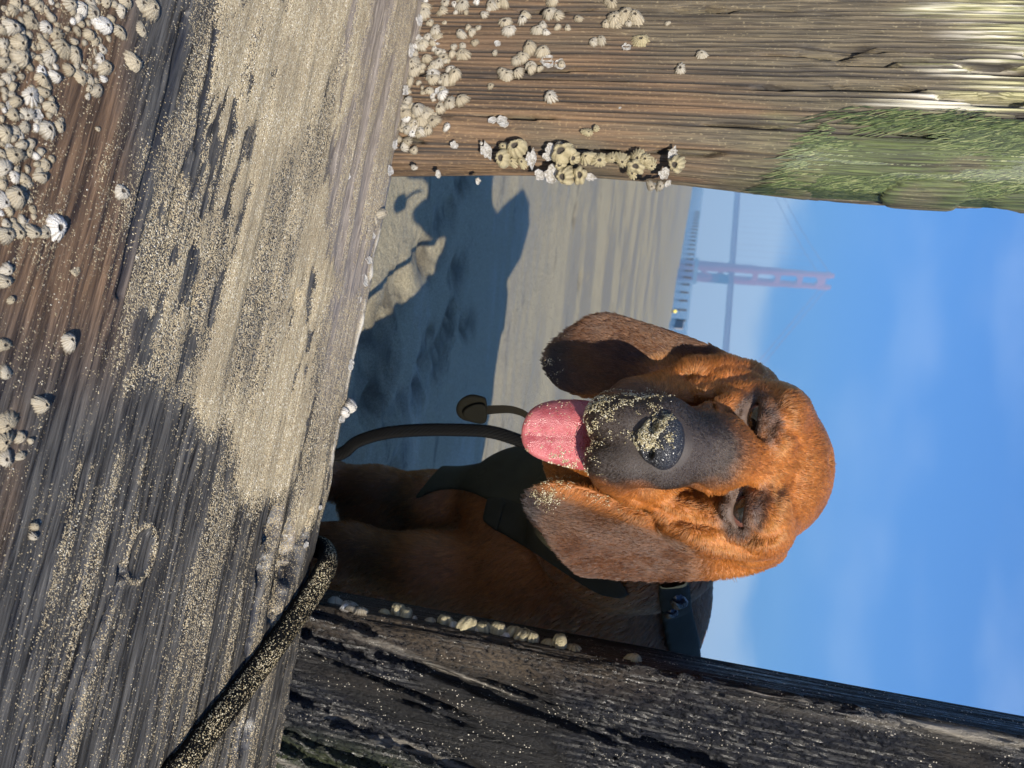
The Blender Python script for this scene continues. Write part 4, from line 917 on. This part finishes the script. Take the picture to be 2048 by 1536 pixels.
# ------------------------------------------------------------------ leash: over the beam, down behind it and up to the harness
def mat_leash():
    t = NT('black_braided_webbing'); a = t.attr('weave'); s = t.attr('sand'); v = t.coord(); cell = t.n('ShaderNodeTexVoronoi', {'Vector': v, 'Scale': 1700.0}); cc = t.n('ShaderNodeSeparateColor', {0: cell.outputs['Color']})
    m = t.math('ADD', s, t.math('MULTIPLY', t.math('SUBTRACT', cc.outputs[0], .5), .8)); m = t.rng(m, .50, .60)
    col = t.mix(t.rng(a, .2, .9), (.0012, .0012, .0012), (.005, .0048, .0045)); sc = t.ramp(cc.outputs[1], [(0, (.16, .12, .07)), (.5, (.46, .38, .22)), (1, (.70, .62, .44))])
    return t.principled(t.mix(m, col, sc), .7, t.bump(t.math('ADD', a, t.math('MULTIPLY', m, .4)), .6, .0008), **{'Specular IOR Level': .06})
def make_leash():
    def bp(px, py, up=.0075):
        s, n = beam_point(px, py); P = WP+WD*s+WN*n; P[2] = BEAM_Z-math.tan(BEAM_T)*n+up; return P
    ctl = [np.array([.62, -.06, .36]), np.array([.52, .10, .20]), bp(250, 1655, .010), bp(345, 1528), bp(420, 1430), bp(500, 1330), bp(570, 1235), bp(618, 1165), bp(636, 1128, .008)]
    e = ctl[-1]
    ctl += [e+np.array([-.006, .024, -.014]), e+np.array([-.016, .045, -.06]), np.array([.075, .69, .06]), np.array([.052, .71, .055]), at(672, 912, .715), at(700, 890, .72), at(760, 868, .725), at(840, 860, .73), at(920, 860, .735), at(985, 864, .74), at(1050, 885, .76)]
    P = np.array(ctl); n = 520; d = np.concatenate([[0], np.cumsum(np.linalg.norm(np.diff(P, axis=0), axis=1))]); u = np.linspace(0, d[-1], n)
    ex = np.vstack([2*P[0]-P[1], P, 2*P[-1]-P[-2]]); i = np.clip(np.searchsorted(d, u, side='right')-1, 0, len(P)-2); fr = ((u-d[i])/(d[i+1]-d[i]))[:, None]
    p0, p1, p2, p3 = ex[i], ex[i+1], ex[i+2], ex[i+3]; C = .5*((2*p1)+(-p0+p2)*fr+(2*p0-5*p1+4*p2-p3)*fr**2+(-p0+3*p1-3*p2+p3)*fr**3)
    C = np.stack([np.convolve(np.pad(C[:, k], 4, 'edge'), np.ones(9)/9, 'valid') for k in range(3)], -1); u = np.concatenate([[0], np.cumsum(np.linalg.norm(np.diff(C, axis=0), axis=1))])
    T = nrm(np.gradient(C, axis=0)); bn = nrm(WN*math.sin(BEAM_T)+np.array([0, 0, math.cos(BEAM_T)]))
    back = sstep(.0, .06, C[:, 1]-.64)[:, None]; ref = bn*(1-back)+np.array([-.35, -1, .1])*back
    S = nrm(np.cross(T, ref)); U = np.cross(S, T)
    seg = 40; a = np.linspace(0, 2*np.pi, seg, endpoint=False); A, UU = np.meshgrid(a, u)
    # herringbone braid
    k = 2*np.pi/.0052; w = np.maximum(np.abs(np.sin(UU*k/2+A*6)), 0)*.5+np.abs(np.sin(UU*k/2-A*6))*.5; w = w**1.2
    wa, wb = .0096, .0072; sq = (np.abs(np.cos(A))**2.6+np.abs(np.sin(A))**2.6)**(-1/2.6)
    r = sq*(1+.10*(w-.6)); taper = (1-.34*back[:, 0])[:, None]
    V = C[:, None]+S[:, None]*(np.cos(A)*wa*r*taper)[..., None]+U[:, None]*(np.sin(A)*wb*r*(1-.55*back[:, 0])[:, None])[..., None]
    idx = np.arange(n*seg).reshape(n, seg); nx = np.roll(idx, -1, 1); Q = np.stack([idx[:-1], nx[:-1], nx[1:], idx[1:]], -1).reshape(-1, 4)
    me = fast_mesh('leash', V.reshape(-1, 3), Q); add_attr(me, 'weave', w.ravel())
    top = np.clip(np.sin(A), -1, 1); sand = (.5+.5*fbm(V.reshape(-1, 3)*np.array([45, 45, 45]), 3, 3).reshape(A.shape)-.39-.10*sstep(.30, .56, V[..., 1]))*sstep(.9, .3, back)*sstep(-.6, .3, top)*.95+.14*(w < .45); sand = np.where(back > .5, .06, sand)
    add_attr(me, 'sand', np.clip(sand, 0, 1).ravel()); o = link('leash', me, mat_leash()); tag(o, 'black braided leash dusted with sand, running over the beam to the harness', 'leash')
make_leash()
def mat_fur():
    t = NT('fur'); c = t.attr('fur_col', 'Color')
    h = t.n('ShaderNodeBsdfHairPrincipled', {'Color': c, 'Roughness': .30, 'Radial Roughness': .45, 'Random Roughness': .3, 'Coat': .0}, model='CHIANG', parametrization='COLOR')
    d = t.n('ShaderNodeBsdfDiffuse', {'Color': c}); mx = t.n('ShaderNodeMixShader', {0: .45, 1: h.outputs[0], 2: d.outputs[0]})
    t.t.links.new(mx.outputs[0], t.out.inputs[0]); return t.m
def mat_skin():
    t = NT('dog_skin'); c = t.attr('fur_col', 'Color'); v = t.coord()
    n = t.noise(v, 1400, 2); col = t.mix(.35, c, t.mix(1.0, c, t.ramp(n, [(.3, (.35, .35, .35)), (.7, (1, 1, 1))]), 'MULTIPLY'))
    return t.principled(col, .65, t.bump(n, .5, .0006))
def mat_nose():
    t = NT('nose_leather'); v = t.coord(); w = t.vor(v, 900, 'DISTANCE_TO_EDGE'); h = t.rng(w, 0, .25)
    return t.principled(t.mix(h, (.006, .006, .008), (.022, .023, .028)), t.rng(t.noise(v, 300), .3, .7, .28, .45), t.bump(h, .7, .0005), **{'Specular IOR Level': .6})
def mat_eye(axis):
    t = NT('eye'); n = t.n('ShaderNodeNewGeometry').outputs['Normal']; d = t.n('ShaderNodeVectorMath', {0: n, 1: tuple(axis)}, operation='DOT_PRODUCT').outputs['Value']
    col = t.ramp(d, [(.0, (.10, .04, .03)), (.70, (.12, .05, .035)), (.74, (.012, .006, .003)), (.9, (.022, .010, .004)), (.925, (.002, .002, .002))])
    return t.principled(col, .08, None, **{'Coat Weight': 1.0, 'Coat Roughness': .02})
def mat_tongue():
    t = NT('tongue_flesh'); v = t.coord(); n = t.noise(v, 120, 4); s = t.vor(v, 1500)
    sp = t.math('MULTIPLY', t.rng(t.noise(v, 420, 2), .64, .72), t.rng(t.noise(v, 70, 2), .48, .62))
    col = t.mix(t.rng(n, .35, .7), (.29, .058, .062), (.36, .10, .10)); col = t.mix(t.math('MULTIPLY', sp, .75), col, (.42, .34, .25))
    col = t.mix(t.rng(t.noise(v, 260, 1), .73, .78), col, (.05, .03, .03))
    return t.principled(col, t.rng(n, .3, .7, .22, .42), t.bump(t.math('ADD', s, t.math('MULTIPLY', n, 2.0)), .45, .0009), **{'Subsurface Weight': .15, 'Subsurface Radius': (.004, .0015, .001), 'Subsurface Scale': 1.0})
def mat_cloth(name, col, scale=900):
    t = NT(name); v = t.coord()
    w = t.n('ShaderNodeTexWave', {'Vector': v, 'Scale': scale, 'Distortion': .6}, bands_direction='DIAGONAL').outputs[1]
    n = t.noise(v, 60, 3); c = t.mix(n, tuple(x*.65 for x in col), tuple(x*1.25 for x in col))
    return t.principled(t.mix(t.math('MULTIPLY', w, .4), c, tuple(x*.4 for x in col)), .8, t.bump(w, .5, .0004), **{'Specular IOR Level': .12})
def mat_plastic(name, col, rough=.25):
    t = NT(name); v = t.coord(); return t.principled(col, t.rng(t.noise(v, 200), .3, .7, rough*.8, rough*1.4))
def mat_sand_grain():
    t = NT('sand_grain'); a = t.attr('tint')
    return t.principled(t.ramp(a, [(0, (.06, .045, .03)), (.25, (.26, .21, .11)), (.6, (.42, .36, .20)), (.88, (.55, .50, .34)), (1, (.75, .72, .62))]), .6)
M_GRAIN = mat_sand_grain()

def make_dog():
    f, V, Q = build_dog(); g = np.random.default_rng(11)
    N = vnormals(V, Q); col, ear, mz, bod = fur_colour(V, N)
    root = empty('dog', (.32, .88, 0)); bpy.context.view_layer.update()
    off = np.array(root.location)
    def part(name, me, mat, parent=root, kind=None):
        o = link(name, me, mat, parent, kind)
        p = parent; 
        if p is root: o.location = -root.location
        return o
    tag(root, 'floppy-eared red and tan hound with sandy black muzzle and tongue out', 'dog')
    me = fast_mesh('body', V, Q); add_attr(me, 'fur_col', col, 'FLOAT_COLOR')
    body = part('body', me, mat_skin())
    # fur
    T = np.concatenate([Q[:, [0, 1, 2]], Q[:, [0, 2, 3]]]); C = V[T].mean(1)
    A = .5*np.linalg.norm(np.cross(V[T[:, 1]]-V[T[:, 0]], V[T[:, 2]]-V[T[:, 0]]), axis=1)
    fn = nrm(np.cross(V[T[:, 1]]-V[T[:, 0]], V[T[:, 2]]-V[T[:, 0]])); vis = ((CPOS-C)*fn).sum(1) > -.12*np.linalg.norm(C-CPOS, axis=1)
    w = np.where(C[:, 1] < .625, 3.4, np.where(C[:, 1] < .95, .55, .14))*np.where(vis, 1, .15)*A*np.where(C[:, 2] < .12, .3, 1)
    a, b, c = head_co(C); w = w*np.where(np.linalg.norm(C-NOSE_C, axis=1) < .0165, 0, 1)
    for e in (EYE_L, EYE_R): w = w*np.where(np.linalg.norm(C-e-HF*.004, axis=1) < .0100, 0, 1)
    nh = 260000
    k, P, B = scatter(V, T, nh, w, g); Nn = nrm((N[T[k]]*B[..., None]).sum(1)); hc, he, hm, hb = fur_colour(P, Nn)
    hc = hc*(.72+.56*g.random((nh, 1)))
    px, py, _ = pix(P)
    flow = nrm(P-(NOSE_C+HF*.01))                                   # head fur runs back from the nose
    flow = flow+np.array([0, 0, -.25])
    earflow = np.array([0, -.15, -1.0])+np.where((py > 900)[:, None], np.array([-.35, 0, 0]), np.array([-.15, 0, 0]))
    bodyflow = nrm(np.array([.6, .4, -.8]))
    flow = flow*(1-he[:, None])+earflow*he[:, None]; flow = flow*(1-hb[:, None])+bodyflow*hb[:, None]
    sw = np.stack([fbm(P*45, 2, s) for s in (31, 47, 59)], -1)-.5
    flow = nrm(flow)+sw*.9+g.normal(size=P.shape)*.13
    tg = nrm(flow-Nn*(flow*Nn).sum(1)[:, None])
    L = .0048*(1-.45*hm)*(1+.05*np.clip(he, 0, 1))+.0045*hb; L = L*(.6+.8*g.random(nh))
    for e in (EYE_L, EYE_R): L = L*(.45+.55*sstep(.012, .022, np.linalg.norm(P-e, axis=1)))
    cl = np.linalg.norm(P-NOSE_C, axis=1); L = L*np.where(cl < .03, .6, 1.0)
    lift = .14+.22*g.random(nh)
    lift = lift*np.where(hm > .5, .6, 1)
    pts = np.zeros((nh, 4, 3)); pts[:, 0] = P-Nn*.0006
    for j, s in ((1, .33), (2, .68), (3, 1.0)):
        pts[:, j] = P+tg*(L*s)[:, None]+Nn*(L*lift*(s-.42*s*s))[:, None]
    # hair lies in locks: neighbouring tips lean towards a shared guide hair
    from mathutils import kdtree
    ng = 42000; gi = g.choice(nh, ng, replace=False); kd = kdtree.KDTree(ng)
    for i_, j_ in enumerate(gi): kd.insert(P[j_], i_)
    kd.balance(); own = np.array([kd.find(p)[1] for p in P.tolist()]); gj = gi[own]
    ok = (Nn*Nn[gj]).sum(1) > .5
    for j, wgt in ((1, .08), (2, .24), (3, .42)):
        pts[:, j] += np.where(ok[:, None], (pts[gj, j]-pts[:, j])*wgt, 0)
    lock = g.random(ng)[own]; hc = hc*(.76+.48*lock)[:, None]*np.where(hb > .5, 1.0, 1.0)[:, None]
    cu = bpy.data.hair_curves.new('coat'); cu.add_curves([4]*nh)
    cu.points.foreach_set('position', pts.astype(np.float32).ravel())
    ra = np.tile(np.array([.00024, .00022, .00015, .00003], np.float32), (nh, 1))*np.where(hb > .5, 1.5, 1.0)[:, None]
    at_ = cu.attributes.get('radius') or cu.attributes.new('radius', 'FLOAT', 'POINT'); at_.data.foreach_set('value', ra.astype(np.float32).ravel())
    ca = cu.attributes.new('fur_col', 'FLOAT_COLOR', 'CURVE'); cc = np.ones((nh, 4), np.float32); cc[:, :3] = hc; ca.data.foreach_set('color', cc.ravel())
    part('coat', cu, mat_fur())
    # nose
    G = Field([np.arange(NOSE_C[k]-.024, NOSE_C[k]+.024, .0007) for k in range(3)])
    G.ell(NOSE_C+HZ*.002, (.0160, .0110, .0105), .004); G.ell(NOSE_C-HZ*.006+HF*.001, (.0125, .0095, .0075), .005)
    G.ell(NOSE_C-HZ*.010, (.0055, .009, .007), .004)
    for sx in (-1, 1):
        nc = NOSE_C+HX*sx*.0074+HF*.0105-HZ*.0038
        G.ell(nc, (.0040, .0075, .0036), .002, op='carve'); G.cap(nc+HX*sx*.001, nc+HX*sx*.0072-HF*.004-HZ*.0035, .0020, .0011, .002, 'carve')
    G.cap(NOSE_C+HF*.0125+HZ*.003, NOSE_C+HF*.0125-HZ*.016, .0006, .0009, .0025, 'carve')
    nv, nq = G.mesh(); nv = mesh_smooth(nv, nq, 2); part('nose', fast_mesh('nose', nv, nq), mat_nose())
    # eyes
    for e in (EYE_L, EYE_R):
        ax = nrm(CPOS+np.array([-.02, 0, .0])-e); bm = bmesh.new(); bmesh.ops.create_uvsphere(bm, u_segments=32, v_segments=20, radius=.0112)
        m2 = bpy.data.meshes.new('eye'); bm.to_mesh(m2); bm.free(); m2.polygons.foreach_set('use_smooth', [True]*len(m2.polygons)); m2.materials.append(mat_eye(ax))
        o = link('eye', m2, None, root); o.location = Vector(e-HF*.0032)-root.location
    # tongue
    TG = [(1222, 812), (1180, 801), (1130, 798), (1088, 804), (1060, 820), (1046, 846), (1042, 876), (1054, 903), (1084, 921), (1130, 934), (1168, 941), (1205, 934), (1225, 880)]
    G = Field([np.arange(-.02, .075, .0012), np.arange(.455, .52, .0012), np.arange(.335, .43, .0012)])
    def ty(px, py):
        m = 868+(px-1042)*.02; v = (py-m)/66; u = (px-1042)/150
        return .482+.016*u*u-.004*np.exp(-(v/.95)**6)+.0016*np.exp(-(v/.16)**2)*np.clip(1.3-u, 0, 1)+.006*np.abs(v)**3
    G.sheet(TG, ty, .0030, .002, .0026); tv, tq = G.mesh(); tv = mesh_smooth(tv, tq, 3)
    part('tongue', fast_mesh('tongue', tv, tq), mat_tongue())
    # harness
    ol = mat_cloth('harness_cloth', (.052, .046, .024)); web = mat_cloth('harness_webbing', (.040, .035, .020), 500)
    har = worn(f, [(1120, 850), (1045, 850), (1015, 854), (985, 862), (947, 882), (904, 912), (869, 946), (844, 976), (828, 1000), (861, 985), (891, 979), (930, 981), (972, 998), (1000, 1010), (1060, 1010), (1120, 960)],
               (.0, .64, .16), (.26, .92, .42), .0028, .0060, 'harness', ol, root); har.location = -root.location
    har['label'] = 'dark olive cloth chest panel of the harness'
    st = worn(f, [(985, 992), (1050, 1010), (1130, 1060), (1200, 1120), (1260, 1190), (1200, 1190), (1120, 1140), (1060, 1100), (1010, 1070), (968, 1042)],
              (.02, .66, .18), (.30, .92, .48), .0028, .0075, 'strap', web, har)
    kp = worn(f, [(1003, 996), (1012, 1004), (994, 1064), (964, 1040), (974, 996)], (.02, .68, .18), (.28, .92, .48), .0024, .0110, 'strap_keeper', web, har, 0)
    bs = worn(f, [(1372, 1150), (1384, 1220), (1404, 1330), (1350, 1330), (1326, 1250), (1318, 1150)], (.08, .66, .40), (.42, 1.15, .58), .0034, .009, 'back_strap', mat_cloth('back_strap_cloth', (.03, .034, .026), 500), har)
    # buckle on the shoulder strap
    def rbox(name, size, loc, rot, mat, parent, bev=.002, seg=2):
        bm = bmesh.new(); bmesh.ops.create_cube(bm, size=1.0)
        for v in bm.verts: v.co = Vector((v.co.x*size[0], v.co.y*size[1], v.co.z*size[2]))
        bmesh.ops.bevel(bm, geom=bm.edges[:], offset=bev, segments=seg, affect='EDGES'); m = bpy.data.meshes.new(name); bm.to_mesh(m); bm.free()
        m.polygons.foreach_set('use_smooth', [True]*len(m.polygons)); o = link(name, m, mat, parent); o.location = loc; o.rotation_euler = rot; return o
    dp = mat_plastic('buckle_plastic', (.012, .014, .02), .2)
    for q, sz in (((1352, 1196), (.020, .008, .014)), ((1340, 1222), (.012, .008, .013))):
        d = ray(*q); ts = np.arange(.62, 1.2, .001); dv = sample(f, CPOS+d*ts[:, None]); hit = ts[np.argmax(dv < .008)] if (dv < .008).any() else .75
        rbox('buckle', sz, Vector(CPOS+d*hit), (.3, math.radians(-40), .2), dp, har)
    # loose strap end hanging below the chin
    def ribbon(name, pts, wid, thick, mat, parent, side=HX):
        pts = np.array(pts); n = len(pts); t = nrm(np.gradient(pts, axis=0)); s = nrm(np.cross(t, np.cross(np.broadcast_to(side, t.shape), t))); u = np.cross(t, s)
        wid = np.broadcast_to(np.asarray(wid, float), n)[:, None]
        rg = np.stack([pts+s*wid+u*thick, pts-s*wid+u*thick, pts-s*wid-u*thick, pts+s*wid-u*thick], 1)
        Fc = [(4*i+j, 4*i+(j+1) % 4, 4*i+4+(j+1) % 4, 4*i+4+j) for i in range(n-1) for j in range(4)]+[(3, 2, 1, 0), (4*n-4, 4*n-3, 4*n-2, 4*n-1)]
        return mesh_obj(name, rg.reshape(-1, 3), Fc, mat, parent, smooth=False)
    def curve(P, n=24):
        P = np.array(P); t = np.linspace(0, len(P)-1, n); i = np.clip(t.astype(int), 0, len(P)-2); fr = (t-i)[:, None]; e = np.vstack([2*P[0]-P[1], P, 2*P[-1]-P[-2]])
        p0, p1, p2, p3 = e[i], e[i+1], e[i+2], e[i+3]; return .5*((2*p1)+(-p0+p2)*fr+(2*p0-5*p1+4*p2-p3)*fr**2+(-p0+3*p1-3*p2+p3)*fr**3)
    te = ribbon('strap_end', curve([at(1062, 838, .585), at(1045, 826, .583), at(1020, 819, .582), at(990, 819, .582), at(966, 821, .583)]), np.linspace(.0022, .0036, 24), .0006, mat_cloth('strap_end_cloth', (.010, .008, .004)), har)
    ol2 = mat_cloth('strap_fold_cloth', (.0055, .0048, .002))
    sm = smooth_loop(np.array([(973, 801), (962, 792), (940, 789), (920, 800), (912, 818), (918, 834), (934, 842), (971, 845)], float), 4)
    G = Field([np.arange(.0, .06, .001), np.arange(.55, .62, .001), np.arange(.24, .33, .001)])
    G.sheet(sm.tolist(), lambda px, py: .583+.004*np.sin((py-815)*.07)+(px-940)*.00004, .0052, .002, .003)
    hv, hq = G.mesh(); hv = mesh_smooth(hv, hq, 2); link('strap_loop', fast_mesh('strap_loop', hv, hq), ol2, te)
    G = Field([np.arange(.0, .06, .001), np.arange(.55, .62, .001), np.arange(.24, .33, .001)])
    G.sheet([(972, 812), (950, 808), (930, 818), (926, 832), (940, 843), (971, 843)], lambda px, py: .5755+(py-830)*.00006, .0016, .002, .001)
    hv, hq = G.mesh(); hv = mesh_smooth(hv, hq, 2); link('strap_fold', fast_mesh('strap_fold', hv, hq), ol2, te)
    # wet sand on muzzle, nose, tongue and ear tips
    px, py, _ = pix(C); facing = ((CPOS-C)*fn).sum(1) > 0; n3 = fbm(C*230, 3, 5)
    m = sstep(895, 855, py-(px-1240)*.35)*sstep(1165, 1185, px)*sstep(1352, 1320, px)*sstep(775, 800, py)
    m = m+.35*sstep(1150, 1175, px)*sstep(1225, 1190, px)*sstep(960, 930, py)*sstep(780, 800, py)
    m = m*(C[:, 1] < .53)
    m = m+1.3*sstep(1150, 1095, px+(py-985)*.5)*sstep(1020, 985, py-(px-1050)*.25)*sstep(945, 962, py)+.5*sstep(14, 4, np.abs(py-(966+(px-1100)*.33)))*sstep(1290, 1240, px)*(py > 950)
    m = m+.55*sstep(1140, 1095, px)*sstep(800, 770, py)*(py < 800)
    m = m*sstep(.44, .60, n3)*facing
    k, P, B = scatter(V, T, 11000, m*A+1e-15, g); Nn = nrm((N[T[k]]*B[..., None]).sum(1))
    Tn = np.concatenate([nq[:, [0, 1, 2]], nq[:, [0, 2, 3]]]); Cn = nv[Tn].mean(1); An = .5*np.linalg.norm(np.cross(nv[Tn[:, 1]]-nv[Tn[:, 0]], nv[Tn[:, 2]]-nv[Tn[:, 0]]), axis=1)
    npx, npy, _ = pix(Cn); nf = nrm(np.cross(nv[Tn[:, 1]]-nv[Tn[:, 0]], nv[Tn[:, 2]]-nv[Tn[:, 0]])); mn = (((CPOS-Cn)*nf).sum(1) > .05)*sstep(905, 885, npy)*sstep(1352, 1335, npx)*sstep(.36, .56, fbm(Cn*300, 3, 8))
    k2, P2, B2 = scatter(nv, Tn, 1500, mn*An+1e-15, g)
    Tt = np.concatenate([tq[:, [0, 1, 2]], tq[:, [0, 2, 3]]]); Ct = tv[Tt].mean(1); tn_ = nrm(np.cross(tv[Tt[:, 1]]-tv[Tt[:, 0]], tv[Tt[:, 2]]-tv[Tt[:, 0]])); tx, ty_, _ = pix(Ct)
    mt = (((CPOS-Ct)*tn_).sum(1) > .1)*(sstep(885, 925, ty_)+.06)*sstep(1180, 1120, tx)*sstep(.44, .60, fbm(Ct*200, 3, 15)); k3, P3, B3 = scatter(tv, Tt, 420, mt+1e-12, g)
    Pm = np.concatenate([P+Nn*.0014, P2+nf[k2]*.0004, P3+tn_[k3]*.0002])
    sd = grains('sand_grains', Pm, .00034, M_GRAIN, root, g); sd.location = -root.location
    return root
make_dog()
